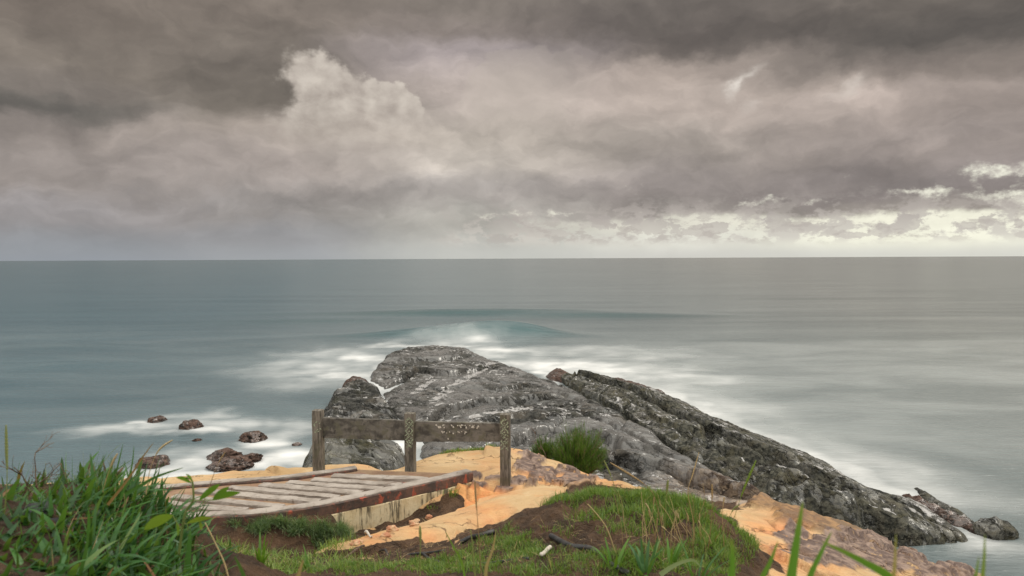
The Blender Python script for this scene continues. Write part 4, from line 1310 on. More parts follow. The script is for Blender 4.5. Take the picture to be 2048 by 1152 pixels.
# red painted faces stand just proud of the concrete
seg = KR_up[:-1]
part('painted_edge', sweep(seg, 0.03, WALK_Z - 0.100, WALK_Z + 0.036, 9.0, 0.010, inset=0.088), M_REDP, walk)
part('painted_edge', sweep(KL_up[:-20], 0.02, WALK_Z - 0.02, WALK_Z + 0.036, 11.0, 0.006, inset=0.072), M_REDP, walk)
ribs = [((662, 948), (905, 957)), ((622, 956), (850, 969)), ((572, 962), (803, 977)), ((519, 966), (760, 986)), ((456, 971), (728, 997)), ((390, 977), (680, 1004)), ((345, 989), (610, 1015)), ((335, 1003), (552, 1024)), ((320, 1018), (430, 1031))]
for i, (a, b) in enumerate(ribs):
    A, B = atz(*a, WALK_Z + .05), atz(*b, WALK_Z + .05)
    A = A + (B - A) * 0.015
    while sdf_poly(np.array([B[0]]), np.array([B[1]]), walk_poly)[0] < 0.10: B = B - (B - A) * 0.01
    pth = A + (B - A) * np.linspace(0, 1, 46)[:, None]
    part('rib', sweep(pth, 0.150, WALK_Z - 0.03, WALK_Z + 0.044, 20.0 + i * 3, 0.016), M_CONC, walk)
# cream plastered foot wall under the right end of the walkway
kk = np.argmin(np.abs(project(KR_up)[0] - 610))
wp = KR_up[3:kk + 1]
tpos = np.linspace(0, 1, len(wp))
part('wall', sweep(wp, 0.14, WALK_Z - 0.14 - 0.36 * sstep(0.0, 0.5, tpos), WALK_Z - 0.103, 31.0, 0.012, inset=0.035), M_CREAM, walk)

# ================================================================== the railing
def wood(name, a, b, c, grain=(9, 9, 1.1)):
    m, bs = new_mat(name)
    p = geo('Position')
    g1 = noise(mapping(p, grain), 3.0, 6, 0.6, 0.4)
    g2 = noise(p, 6.0, 6, 0.65, 0.4)
    g3 = noise(mapping(p, (1, 1, 0.35)), 26.0, 5, 0.65)
    col = mix(g1.step(0.36, 0.62), a, b)
    col = mix(g2.step(0.50, 0.62) * 0.75, col, c)
    col = mix(g3.step(0.56, 0.68) * 0.55, col, tuple(v * 0.3 for v in a))
    put(bs, color=col, rough=0.78, spec=0.25, normal=bump(g1 * 0.6 + g3 * 0.4, 0.012, 0.9))
    return m


M_POST = wood('weathered_post_wood', (0.066, 0.058, 0.048), (0.19, 0.168, 0.14), (0.105, 0.098, 0.068))
M_BOARD = wood('mildewed_board_wood', (0.056, 0.051, 0.045), (0.160, 0.146, 0.127), (0.115, 0.108, 0.076), (1.6, 1.6, 2.2))
m_, bs_ = new_mat('pale_green_paint_flecks')
put(bs_, color=mix(noise(geo(), 60.0, 3).step(0.4, 0.6), (0.17, 0.20, 0.14), (0.36, 0.40, 0.28)), rough=0.8)
M_FLECK = m_
m_, bs_ = new_mat('worn_white_lettering')
put(bs_, color=mix(noise(geo(), 70.0, 3).step(0.35, 0.6), (0.34, 0.31, 0.26), (0.66, 0.62, 0.55)), rough=0.8)
M_LETTER = m_

rail = empty('railing', at(820, 948, 11.2), 'weathered dark wooden railing of three square posts and two boards at the walkway end', 'railing')
post_px = [(636, 820, 949, 11.42), (820, 826, 950, 11.24), (1010.5, 828, 985, 11.08)]
PB = []
for px, t_, b_, Y in post_px:
    top, bot = at(px, t_, Y), at(px, b_, Y)
    PB.append((top[0], top[1], top[2], bot[2] - 0.14))
ang = math.atan2(PB[2][1] - PB[0][1], PB[2][0] - PB[0][0])
ux, uy = np.array([math.cos(ang), math.sin(ang)]), np.array([-math.sin(ang), math.cos(ang)])   # along, and away from the camera


def bar(cx, cy, z0, z1, hw, hd, n=14, jit=0.004, seed=0.0, cap=True, roof=0.0):
    """an upright timber, its faces cut into rows so that the wear shows on the edges"""
    bev = 0.008
    sect = [(-hw, -hd + bev), (-hw + bev, -hd), (hw - bev, -hd), (hw, -hd + bev), (hw, hd - bev), (hw - bev, hd), (-hw + bev, hd), (-hw, hd - bev)]
    zs = np.linspace(z0, z1, n)
    V, F = [], []
    for i, z in enumerate(zs):
        for j, (a, b) in enumerate(sect):
            w = 1 - (0.03 if i == n - 1 else 0)
            jt = jit * float(perlin(j * 1.7 + seed, z * 6, seed))
            q = np.array([cx, cy]) + ux * (a * w + jt) + uy * (b * w + jt)
            V.append([*q, z])
    for i in range(n - 1):
        for j in range(8):
            F.append([i * 8 + j, i * 8 + (j + 1) % 8, (i + 1) * 8 + (j + 1) % 8, (i + 1) * 8 + j])
    V.append([cx, cy, z1 + roof])
    for j in range(8):
        F.append([(n - 1) * 8 + j, (n - 1) * 8 + (j + 1) % 8, len(V) - 1, -1])
    return np.array(V), np.array(F)


HW = 0.077
posts = []
for i, (x, y, zt, zb) in enumerate(PB):
    posts.append(part('post', bar(x, y, zb, zt, HW, HW * 0.95, 22, 0.004, i * 3.1, roof=0.012), M_POST, rail))
boards = []
for i, (t0, t1, b0, b1) in enumerate(((835, 840.5, 875, 881), (842, 846.5, 883, 883))):
    A, B = PB[i], PB[i + 1]
    za0 = at(post_px[i][0], t0, post_px[i][3])[2]
    za1 = at(post_px[i + 1][0], t1, post_px[i + 1][3])[2]
    zb0 = at(post_px[i][0], b0, post_px[i][3])[2]
    zb1 = at(post_px[i + 1][0], b1, post_px[i + 1][3])[2]
    pa = np.array(A[:2]) + ux * (HW + 0.001) + uy * 0.01
    pb = np.array(B[:2]) - ux * (HW + 0.001) + uy * 0.01
    n = 60
    rows = 10
    V, F = [], []
    for k in range(n):
        t = k / (n - 1)
        c = pa + (pb - pa) * t
        zt, zb = za0 + (za1 - za0) * t, zb0 + (zb1 - zb0) * t
        zt += 0.004 * float(perlin(t * 9, i, 1.0))
        zb += 0.008 * float(perlin(t * 11, i, 4.0))
        loop = [(-0.028, zb), (-0.028, zt - 0.006), (-0.022, zt), (0.022, zt), (0.028, zt - 0.006), (0.028, zb)]
        for off, z in loop:
            q = c + uy * off
            V.append([q[0], q[1], z])
    for k in range(n - 1):
        for j in range(6):
            F.append([k * 6 + j, (k + 1) * 6 + j, (k + 1) * 6 + (j + 1) % 6, k * 6 + (j + 1) % 6])
    for base, fl_ in ((0, False), ((n - 1) * 6, True)):
        for j in range(1, 5):
            t3 = [base, base + j, base + j + 1]
            F.append((t3[::-1] if fl_ else t3) + [-1])
    boards.append(part('board', (np.array(V), np.array(F)), M_BOARD, rail))
# top cap strip catching the light along each board
def chip(c, du, dz, lean=0.0, nrm=None, th=0.004):
    """a small raised fleck on the front face: centre c, half sizes, lean"""
    a = ux * du
    u3 = np.array([a[0], a[1], 0.0])
    w3 = np.array([0, 0, dz]) + np.array([ux[0], ux[1], 0]) * lean * dz
    f3 = -np.array([uy[0], uy[1], 0]) * th
    cs = [c - u3 - w3, c + u3 - w3, c + u3 + w3, c - u3 + w3]
    V = np.array(cs + [q + f3 for q in cs])
    return V, np.array([[4, 5, 6, 7], [0, 1, 5, 4], [1, 2, 6, 5], [2, 3, 7, 6], [3, 0, 4, 7]])


def front(i, px, py):
    """the point of post i's front face seen at a photo pixel"""
    d = ray(px, py)
    P0 = np.array([PB[i][0], PB[i][1], 0.0]) - np.array([uy[0], uy[1], 0]) * (HW * 0.95 + 0.0005)
    nn = np.array([uy[0], uy[1], 0.0])
    cam0 = np.array([0, 0, CAMZ])
    return cam0 + d * ((P0 - cam0) @ nn) / (d @ nn)


# carved and painted chevrons and lozenges, much worn, on the post fronts
prng = np.random.default_rng(9)
for i, (cx, rows_, dens) in enumerate(((636, (842, 868), 0.45), (819.5, (836, 896), 0.95), (1010, (838, 900), 0.85))):
    fl_ = []
    y = rows_[0]
    r = 0
    while y < rows_[1]:
        ph = r % 8
        offs = {0: [0], 1: [-2.2, 2.2], 2: [-4.2, 4.2], 3: [-6.3, 6.3], 4: [-6.3, 0, 6.3], 5: [-4.2, 4.2], 6: [-2.2, 2.2], 7: [-6.3, 6.3]}[ph]
        for o_ in offs:
            if prng.random() < dens and abs(o_) < 7:
                c = front(i, cx - 1.2 + o_, y + prng.uniform(-.4, .4))
                fl_.append(chip(c, prng.uniform(0.007, 0.012), prng.uniform(0.007, 0.013), prng.choice([-1, 1]) * 0.8))
        y += 2.25
        r += 1
    o = link('carved_pattern', raw_mesh('carved_pattern', *merge(fl_), False), M_FLECK, posts[i])


# what is left of the two lines of white capitals on the right board
def stroke(p0, p1, w=0.009):
    """a brush stroke between two photo points on the right board"""
    nn = np.array([uy[0], uy[1], 0.0])
    c0 = np.array([*(np.array(PB[1][:2]) + uy * 0.01), 0.0]) - nn * 0.0285
    cam0 = np.array([0, 0, CAMZ])
    q = [cam0 + ray(*p) * (((c0 - cam0) @ nn) / (ray(*p) @ nn)) for p in (p0, p1)]
    d = q[1] - q[0]
    L = np.linalg.norm(d) + 1e-9
    d = d / L
    s_ = np.cross(d, nn)
    cs = [q[0] - s_ * w, q[1] - s_ * w, q[1] + s_ * w, q[0] + s_ * w]
    V = np.array(cs + [c - nn * 0.003 for c in cs])
    F = [[4, 5, 6, 7], [0, 1, 5, 4], [1, 2, 6, 5], [2, 3, 7, 6], [3, 0, 4, 7]]
    a = V[5] - V[4]
    b = V[6] - V[5]
    if np.cross(a, b) @ nn > 0:
        F = [f[::-1] for f in F]
    return V, np.array(F)


def bx(x, y): return (850 + x / 13.65, 830 + y / 13.65)   # measured on an enlargement of the board


strokes = [((290, 268), (325, 275)), ((325, 275), (318, 300)), ((355, 305), (385, 362)), ((405, 300), (430, 355)), ((385, 362), (405, 310)), ((478, 300), (500, 268)), ((500, 268), (535, 275)), ((520, 320), (530, 355)),
           ((715, 262), (735, 300)), ((765, 300), (778, 350)), ((775, 330), (795, 325)), ((880, 285), (910, 292)), ((930, 285), (950, 292)), ((975, 275), (1045, 278)), ((975, 285), (980, 350)), ((1085, 282), (1110, 290)),
           ((1120, 315), (1132, 368)), ((1280, 355), (1305, 285)), ((1305, 275), (1335, 360)), ((1345, 285), (1355, 292)), ((1415, 375), (1450, 290)), ((1440, 285), (1475, 330)), ((1450, 330), (1425, 345)), ((1215, 285), (1235, 290)),
           ((455, 435), (490, 500)), ((510, 445), (525, 480)), ((520, 450), (535, 465)), ((585, 480), (598, 500)), ((665, 470), (680, 455)), ((768, 480), (775, 520)), ((885, 452), (915, 462)), ((930, 460), (942, 490)), ((998, 445), (1005, 462)),
           ((1082, 458), (1110, 474)), ((1130, 455), (1125, 475)), ((1085, 500), (1090, 522)), ((628, 630), (634, 668))]
V_, F_ = merge([stroke(bx(*a), bx(*b)) for a, b in strokes])
o = link('lettering', raw_mesh('lettering', V_, F_, False), M_LETTER, boards[1])

# ================================================================== small things lying about
m_, bs_ = new_mat('black_hose_rubber')
put(bs_, color=mix(noise(geo(), 18.0, 5).step(0.4, 0.7), (0.012, 0.012, 0.013), (0.05, 0.045, 0.042)), rough=0.45, normal=bump(noise(geo(), 40.0, 4), 0.01, 0.5))
M_HOSE = m_


def laid(px_pts, rad, name, label, cat, mat, y0=3.0, y1=8.0, lift=0.5, n=60, close=True, rfun=None, straight=False):
    P = [on_ground(px, py, y0, y1, 600) for px, py in px_pts]
    P = spline(P, n)
    P[:, 2] = gz_at(P[:, 0], P[:, 1])
    if straight: P[:, 2] = np.linspace(P[0, 2], P[-1, 2], n) + 0.015
    h_ = max(2, n // 6)
    k = np.ones(2 * h_ + 1) / (2 * h_ + 1)
    P[:, 2] = np.convolve(np.pad(P[:, 2], h_, 'edge'), k, 'valid') + rad * lift if not straight else P[:, 2] + rad * lift
    r = rad if rfun is None else rad * rfun(np.linspace(0, 1, n))
    V, F = tube(P, r, 10)
    o = link(name, raw_mesh(name, V, F, True), mat)
    return tag(o, label, cat)


laid([(1102, 1076), (1140, 1088), (1182, 1107), (1218, 1128), (1258, 1150)], 0.020, 'hose', 'thick black hose half sunk in the grass below the grassy mound', 'hose', M_HOSE, 3.5, 6.0, 0.35)
laid([(922, 1088), (945, 1076), (968, 1069), (988, 1066)], 0.020, 'hose', 'short black hose end lying left of the grassy mound', 'hose', M_HOSE, 4.0, 7.0, 0.5)
laid([(760, 1106), (770, 1108), (785, 1112), (830, 1110), (872, 1104), (890, 1100)], 0.011, 'cable', 'black cable with a bent end at the foot of the sand tongue', 'cable', M_HOSE, 4.0, 8.0, 0.7)
laid([(845, 1113), (870, 1121), (905, 1126), (960, 1127), (1010, 1123), (1058, 1119)], 0.011, 'cable', 'thin black cable sagging across the dark soil', 'cable', M_HOSE, 3.5, 7.0, 0.7)
m_, bs_ = new_mat('bleached_stick')
put(bs_, color=mix(noise(mapping(geo(), (3, 3, 12)), 8.0, 4).step(0.4, 0.65), (0.42, 0.37, 0.30), (0.62, 0.57, 0.50)), rough=0.75)
M_BLEACH = m_
m_, bs_ = new_mat('dry_brown_twig')
put(bs_, color=mix(noise(geo(), 25.0, 4).step(0.4, 0.65), (0.06, 0.035, 0.022), (0.16, 0.10, 0.06)), rough=0.8)
M_TWIG = m_
laid([(1083, 1117), (1101, 1103)], 0.013, 'stick', 'stubby bleached white stick on the grass beside the thick hose', 'stick', M_BLEACH, 3.5, 6.0, 0.9, 12, straight=True)
laid([(680, 1125), (728, 1097)], 0.011, 'stick', 'thin dark stick at the lower tip of the sand tongue', 'stick', M_TWIG, 4.0, 8.0, 1.0, 20, straight=True)
laid([(731, 1056), (744, 1078)], 0.016, 'stick', 'pale broken root end under the corner of the cream wall', 'stick', M_BLEACH, 7.0, 9.5, 1.0, 16, rfun=lambda t: 1.2 - 0.8 * t, straight=True)


def small_stone(px, py, w, h, Y0, Y1, mat, label, seed):
    P = on_ground(px, py, Y0, Y1, 600)
    sc = P[1] / FPX
    o = boulder('stone', px, py, w, h, mat, label, seed=seed, rough=0.25, depth=0.8, Y=P[1], group='loose stones below the cream wall')
    o.location = Vector((P[0], P[1], P[2] + h * sc * 0.08))
    return o


m_, bs_ = new_mat('orange_stone')
p = geo()
a = noise(p, 6.0, 5, 0.6, 0.5)
put(bs_, color=mix(a.step(0.4, 0.6), (0.50, 0.33, 0.19), (0.40, 0.17, 0.085)), rough=0.7, normal=bump(noise(p, 30.0, 5), 0.02, 0.7))
M_OST = m_
for px, py, w, h, lb, sd_ in ((784, 1063, 26, 14, 'orange and cream split stone, upper one of the pair under the wall', 21.), (772, 1074, 22, 10, 'cream stone lying just below the orange split stone', 22.), (829, 1052, 18, 9, 'small orange stone beside the sand tongue', 23.),
                              (830, 1040, 26, 9, 'flat tan stone embedded in the soil under the middle of the cream wall', 24.), (858, 1027, 14, 10, 'small red stone near the right end of the cream wall', 25.), (715, 1087, 28, 8, 'flat buff stone in the soil below the grass tufts', 26.)):
    small_stone(px, py, w, h, 6.5, 10.0, M_OST, lb, sd_)

# ================================================================== plants
def leaf_mat(name, stops, trans=0.35, rough=0.45, tipcol=None):
    m = bpy.data.materials.new(name)
    m.use_nodes = True
    S.nt = m.node_tree
    bs = m.node_tree.nodes['Principled BSDF']
    out = m.node_tree.nodes['Material Output']
    col = ramp(attr('tint'), stops)
    if tipcol: col = mix(attr('tip').step(0.65, 1.0) * 0.7, col, tipcol)
    put(bs, color=col, rough=rough, spec=0.4)
    tr = m.node_tree.nodes.new('ShaderNodeBsdfTranslucent')
    S.nt.links.new(mix(0.5, col, (0.25, 0.40, 0.03), 'MIX').s, tr.inputs['Color'])
    mx_ = m.node_tree.nodes.new('ShaderNodeMixShader')
    mx_.inputs[0].default_value = trans
    S.nt.links.new(bs.outputs[0], mx_.inputs[1])
    S.nt.links.new(tr.outputs[0], mx_.inputs[2])
    S.nt.links.new(mx_.outputs[0], out.inputs['Surface'])
    return m


GREENS = [(0.0, (0.035, 0.090, 0.018)), (0.35, (0.095, 0.175, 0.028)), (0.68, (0.205, 0.285, 0.045)), (0.84, (0.15, 0.20, 0.045)), (0.93, (0.34, 0.25, 0.10)), (1.0, (0.20, 0.095, 0.035))]
M_GRASS = leaf_mat('short_grass', GREENS, 0.3)
M_BLADE = leaf_mat('broad_grass_blade', [(0.0, (0.012, 0.050, 0.014)), (0.4, (0.028, 0.100, 0.022)), (0.75, (0.060, 0.165, 0.028)), (0.90, (0.13, 0.17, 0.05)), (0.96, (0.34, 0.23, 0.11)), (1.0, (0.20, 0.10, 0.045))], 0.28, 0.38)
M_BLUE = leaf_mat('grey_green_grass', [(0.0, (0.045, 0.095, 0.045)), (0.5, (0.125, 0.205, 0.090)), (0.85, (0.25, 0.31, 0.16)), (1.0, (0.34, 0.29, 0.15))], 0.3)
M_NEEDLE = leaf_mat('shrub_needles', [(0.0, (0.020, 0.050, 0.010)), (0.5, (0.045, 0.100, 0.014)), (0.85, (0.085, 0.150, 0.022)), (1.0, (0.18, 0.19, 0.05))], 0.3, 0.55)
M_STRAW = leaf_mat('straw', [(0.0, (0.20, 0.12, 0.055)), (0.5, (0.38, 0.26, 0.12)), (1.0, (0.50, 0.38, 0.20))], 0.2, 0.6)
M_LEAF = leaf_mat('fresh_leaf', [(0.0, (0.050, 0.135, 0.015)), (0.5, (0.085, 0.200, 0.018)), (1.0, (0.20, 0.26, 0.03))], 0.35, 0.4)
M_STEMG = leaf_mat('green_stem', [(0.0, (0.09, 0.13, 0.03)), (1.0, (0.20, 0.22, 0.06))], 0.1, 0.5)


def blades(base, length, width, azim, lean, droop, seg=5, tint=None, fold=0.0, profile=0.75, twist=None):
    n = len(base)
    length, width, azim, lean, droop = [np.broadcast_to(np.asarray(v, float), (n,)) for v in (length, width, azim, lean, droop)]
    tint = RNG.random(n) if tint is None else np.broadcast_to(tint, (n,))
    h = np.stack([np.cos(azim), np.sin(azim), 0 * azim], 1)
    tw = azim + np.pi / 2 + (RNG.normal(0, 0.5, n) if twist is None else twist)
    sv = np.stack([np.cos(tw), np.sin(tw), 0 * tw], 1)
    p = base.astype(float).copy()
    V = np.zeros((n, 2 * seg + 1, 3))
    tip = np.zeros((n, 2 * seg + 1))
    for k in range(seg + 1):
        t = k / seg
        if k == seg:
            V[:, 2 * seg] = p
            tip[:, 2 * seg] = 1
        else:
            w = (width * (1 - t) ** profile * (0.55 + 0.45 * min(1, t * 4)) * 0.5)[:, None]
            V[:, 2 * k] = p - sv * w
            V[:, 2 * k + 1] = p + sv * w
            tip[:, 2 * k:2 * k + 2] = t
        th = lean + droop * t
        p = p + (h * np.sin(th)[:, None] + np.array([0, 0, 1.0]) * np.cos(th)[:, None]) * (length / seg)[:, None]
    off = (np.arange(n) * (2 * seg + 1))[:, None]
    F = []
    for k in range(seg - 1):
        F.append(off + np.array([[2 * k, 2 * k + 1, 2 * k + 3, 2 * k + 2]]))
    F.append(np.concatenate([off + np.array([[2 * seg - 2, 2 * seg - 1, 2 * seg]]), -np.ones((n, 1), int)], 1))
    return V.reshape(-1, 3), np.concatenate(F), np.repeat(tint, 2 * seg + 1), tip.ravel()


def put_blades(name, sets, mat, label=None, kind='stuff', parent=None):
    Vs, Fs, ts, ps, off = [], [], [], [], 0
    for V, F, t, p_ in sets:
        Vs.append(V); Fs.append(np.where(F >= 0, F + off, -1)); ts.append(t); ps.append(p_)
        off += len(V)
    o = link(name, raw_mesh(name, np.concatenate(Vs), np.concatenate(Fs), True, {'tint': np.concatenate(ts), 'tip': np.concatenate(ps)}), mat, parent)
    if parent is not None: return local(o)
    return tag(o, label, 'grass' if label else None, None, kind)


def scatter(n, x0, x1, y0, y1, dens, tries=40, seed=0):
    """ground points kept with the density that the photo shows there"""
    r = np.random.default_rng(seed)
    out = []
    got = 0
    for _ in range(tries):
        x, y = r.uniform(x0, x1, 6000), r.uniform(y0, y1, 6000)
        z = top_surface(x, y)
        px, py = project(np.stack([x, y, z], -1))
        k = r.random(6000) < dens(px, py, x, y)
        x, y = x[k], y[k]
        if len(x):
            out.append(np.stack([x, y, gz_at(x, y)], 1))
            got += len(x)
        if got >= n: break
    return np.concatenate(out)[:n]


# ---- short grass on the mound and round its foot
MOUND = [(1180, 992, 90, 14, 1.0), (1270, 992, 150, 18, 1.1), (1350, 1002, 90, 22, 1.1), (1120, 1005, 60, 12, .55), (1410, 1030, 50, 30, 1.1), (1430, 1070, 40, 40, .9), (1455, 1055, 40, 45, 1.0), (1465, 1095, 30, 40, .9), (1490, 1090, 26, 36, .9), (1240, 1025, 120, 14, .55), (1330, 1040, 90, 20, .6), (1180, 1040, 70, 14, .45), (1260, 1060, 90, 16, .42), (1120, 1062, 60, 12, .38)]
FOOT = [(1010, 1090, 80, 16, 1.0), (1060, 1105, 70, 20, 1.0), (960, 1110, 60, 12, .8), (900, 1118, 90, 8, .9), (1160, 1120, 80, 24, .8), (1250, 1130, 90, 24, 1.0), (1360, 1120, 90, 34, 1.0), (1430, 1130, 60, 40, .7), (1010, 1060, 40, 10, .6), (985, 1048, 24, 8, .5),
        (820, 1120, 60, 10, .8), (1110, 1098, 40, 12, .7), (700, 1138, 120, 14, .9), (900, 1140, 160, 12, .7), (1100, 1140, 120, 16, .8)]


def dn(lst, patch=0.5, sc=2.2):
    def f(px, py, x, y):
        d = area(px, py, lst)
        return np.clip((d - 0.22) * 1.3, 0, 1) * np.clip(0.78 + patch * 1.8 * fbm(x * sc, y * sc, 77.0, 3), 0.0, 1)
    return f


def turf(name, n, box, lst, L, W, mat, label, seed, lean=(0.25, 0.35), droop=(0.7, 0.5), patch=0.5, seg=4, extra=None):
    P = scatter(n, *box, dn(lst, patch), 160, seed)
    k = len(P)
    L_ = RNG.uniform(*L, k) * (0.7 + 0.3 * RNG.random(k))
    s_ = [blades(P - np.array([0, 0, 0.01]), L_, RNG.uniform(*W, k), RNG.uniform(0, 2 * np.pi, k), np.abs(RNG.normal(*lean, k)), RNG.normal(*droop, k), seg, np.clip(RNG.beta(2.2, 2.6, k) * 0.86 + (RNG.random(k) < 0.10) * 0.4, 0, 1))]
    return put_blades(name, s_ + (extra or []), mat, label)


turf('grass', 38000, (0.1, 2.6, 4.2, 6.6), MOUND, (0.035, 0.115), (0.004, 0.008), M_GRASS, 'short green grass covering the top of the mound', 1)
turf('grass', 19000, (-1.8, 2.0, 3.3, 5.6), FOOT, (0.03, 0.085), (0.0035, 0.0075), M_GRASS, 'patchy low grass on the dark soil below the mound', 2)
BANK = [(600, 1058, 26, 16, 1.0), (645, 1062, 30, 18, 1.1), (690, 1058, 18, 16, .9), (520, 1056, 26, 16, .8), (560, 1050, 30, 9, .7), (470, 1052, 20, 10, .5), (712, 1040, 12, 10, .6), (640, 1085, 24, 14, .7)]
P = scatter(3600, -4.2, -1.6, 8.4, 9.9, dn(BANK, .3), 200, 3)
k = len(P)
put_blades('grass', [blades(P, RNG.uniform(.09, .20, k), RNG.uniform(.006, .010, k), RNG.normal(-np.pi / 2, 1.2, k), RNG.normal(.6, .4, k), RNG.normal(.9, .5, k), 5, np.clip(RNG.beta(2.5, 2.2, k), 0, 1))], M_BLUE,
           'grey green grass tufts hanging over the soil bank under the walkway')
# sparse growth by the crest and the wall
CRG = [(905, 903, 30, 5, 1.0), (960, 895, 36, 6, 1.1), (995, 892, 20, 5, 1.0)]
P = scatter(1500, -1.6, 0.1, 12.4, 14.4, dn(CRG, .3), 200, 4)
k = len(P)
put_blades('grass', [blades(P, RNG.uniform(.04, .10, k), RNG.uniform(.008, .014, k), RNG.uniform(0, 6.28, k), RNG.normal(.3, .3, k), RNG.normal(.8, .4, k), 3, np.clip(RNG.random(k) * 1.0, 0, 1))], M_GRASS,
           'thin strip of grass on the crest behind the right railing board')
tf = []
for px, py, n, L in ((905, 992, 40, .22), (712, 1020, 26, .16), (862, 1018, 16, .12), (540, 1120, 30, .16)):
    c = on_ground(px, py, 6.5, 11.5, 500)
    b = c + np.concatenate([RNG.normal(0, .05, (n, 2)), np.zeros((n, 1))], 1)
    tf.append(blades(b, RNG.uniform(.4, 1, n) * L, .010, RNG.uniform(0, 6.28, n), RNG.normal(.3, .2, n), RNG.normal(.7, .3, n), 4, RNG.uniform(.35, .75, n)))
put_blades('grass', tf, M_GRASS, 'bright green sprigs of grass beside the cream wall')

# ---- creeping weeds over the soil between the walkway and the bottom edge
WEED = [(420, 1120, 120, 40, 1.0), (560, 1135, 120, 22, 1.0), (680, 1130, 90, 16, .8), (480, 1095, 70, 20, .6), (760, 1130, 60, 12, .6), (360, 1080, 60, 40, .9), (850, 1140, 80, 10, .4)]
P = scatter(5200, -3.2, -0.3, 3.6, 8.6, dn(WEED, .55, 1.6), 200, 5)
k = len(P)
s1 = blades(P, RNG.uniform(.05, .15, k), RNG.uniform(.005, .011, k), RNG.uniform(0, 6.28, k), RNG.normal(.6, .4, k), RNG.normal(.8, .5, k), 4, np.clip(RNG.beta(2.2, 2.2, k), 0, 1))
put_blades('grass', [s1], M_GRASS, 'loose creeping weeds over the brown soil in front of the walkway')

# ---- dead straw and bits of leaf lying on the soil
LIT = [(1000, 1110, 260, 40, .8), (1200, 1060, 160, 40, .7), (500, 1120, 180, 40, .8), (760, 1125, 140, 24, .8), (1300, 1120, 160, 40, .8)]
P = scatter(1900, -3.2, 2.2, 3.6, 8.6, dn(LIT, .4, 1.4), 200, 15)
k = len(P)
put_blades('litter', [blades(P + np.array([0, 0, .008]), RNG.uniform(.03, .13, k), RNG.uniform(.002, .005, k), RNG.uniform(0, 6.28, k), RNG.normal(1.45, .12, k), RNG.normal(.1, .25, k), 4, RNG.random(k))], M_STRAW,
           'dead straw scattered over the bare brown soil')

# ---- the tall broad grass on the left rise
LEFT = [(60, 1080, 130, 95, 1.1), (220, 1040, 130, 80, 1.2), (310, 1080, 90, 70, 1.2), (180, 1130, 200, 70, 1.2), (390, 1140, 60, 40, .7), (-60, 1060, 120, 90, 1.0)]


def dl_f(px, py, x, y):
    return np.clip(area(px, py, LEFT) - 0.2, 0, 1) * (1 - 0.6 * np.exp(-(((px - 35) / 75) ** 2 + ((py - 1085) / 75) ** 2)))


P = scatter(1700, -3.6, -0.65, 1.1, 3.9, dl_f, 400, 6)
k = len(P)
hs = 0.55 + 0.45 * sstep(60, 200, project(P)[0])
s1 = blades(P - np.array([0, 0, .02]), hs * RNG.uniform(.10, .24, k), RNG.uniform(.015, .034, k), RNG.normal(0.25, 1.3, k), np.abs(RNG.normal(.85, .38, k)), RNG.normal(.55, .5, k), 6, np.clip(RNG.beta(2.0, 2.2, k) * .93 + (RNG.random(k) < .07) * .5, 0, 1), profile=0.5)
P2 = scatter(700, -3.6, -0.65, 1.1, 3.9, dl_f, 300, 7)
k = len(P2)
s2 = blades(P2, (0.5 + 0.5 * sstep(60, 200, project(P2)[0])) * RNG.uniform(.08, .26, k), RNG.uniform(.002, .004, k), RNG.uniform(0, 6.28, k), np.abs(RNG.normal(.35, .3, k)), RNG.normal(.4, .5, k), 5, RNG.uniform(.55, 1.0, k))
P3 = scatter(2600, -3.6, -0.65, 1.1, 3.9, dl_f, 500, 8)
k = len(P3)
s3 = blades(P3 - np.array([0, 0, .02]), RNG.uniform(.05, .13, k), RNG.uniform(.010, .022, k), RNG.uniform(0, 6.28, k), np.abs(RNG.normal(.9, .35, k)), RNG.normal(.5, .4, k), 4, RNG.uniform(0, .3, k), profile=0.5)
put_blades('grass', [s1, s2, s3], M_BLADE, 'dense broad bladed green grass on the rise at the left edge')


def blade_thing(path_px, Y0, w, mat, name, label, tint=0.5, cat='grass', group=None, n=14, dY=0.0):
    """one long blade through points seen in the photo, a real tapered leaf with a folded midrib"""
    pts = [at(px, py, Y0 + dY * i / (len(path_px) - 1)) for i, (px, py) in enumerate(path_px)]
    P = spline(pts, n)
    T = np.gradient(P, axis=0)
    T /= np.linalg.norm(T, axis=1)[:, None]
    view = P - np.array([0, 0, CAMZ])
    side = np.cross(T, np.array([0.25, 1.0, 0.12]))
    side /= np.linalg.norm(side, axis=1)[:, None]
    nr = np.cross(side, T)
    t = np.linspace(0, 1, n)
    wd = w * 0.5 * np.clip((1 - t) ** 0.65, 0.02, 1)
    V = np.stack([P - side * wd[:, None], P + nr * (wd * 0.25)[:, None], P + side * wd[:, None]], 1).reshape(-1, 3)
    F = []
    for i in range(n - 1):
        for j in (0, 1):
            F.append([i * 3 + j, i * 3 + j + 1, i * 3 + 3 + j + 1, i * 3 + 3 + j])
    o = link(name, raw_mesh(name, V, np.array(F), True, {'tint': np.full(len(V), tint), 'tip': np.repeat(t, 3)}), mat)
    return tag(o, label, cat, group)


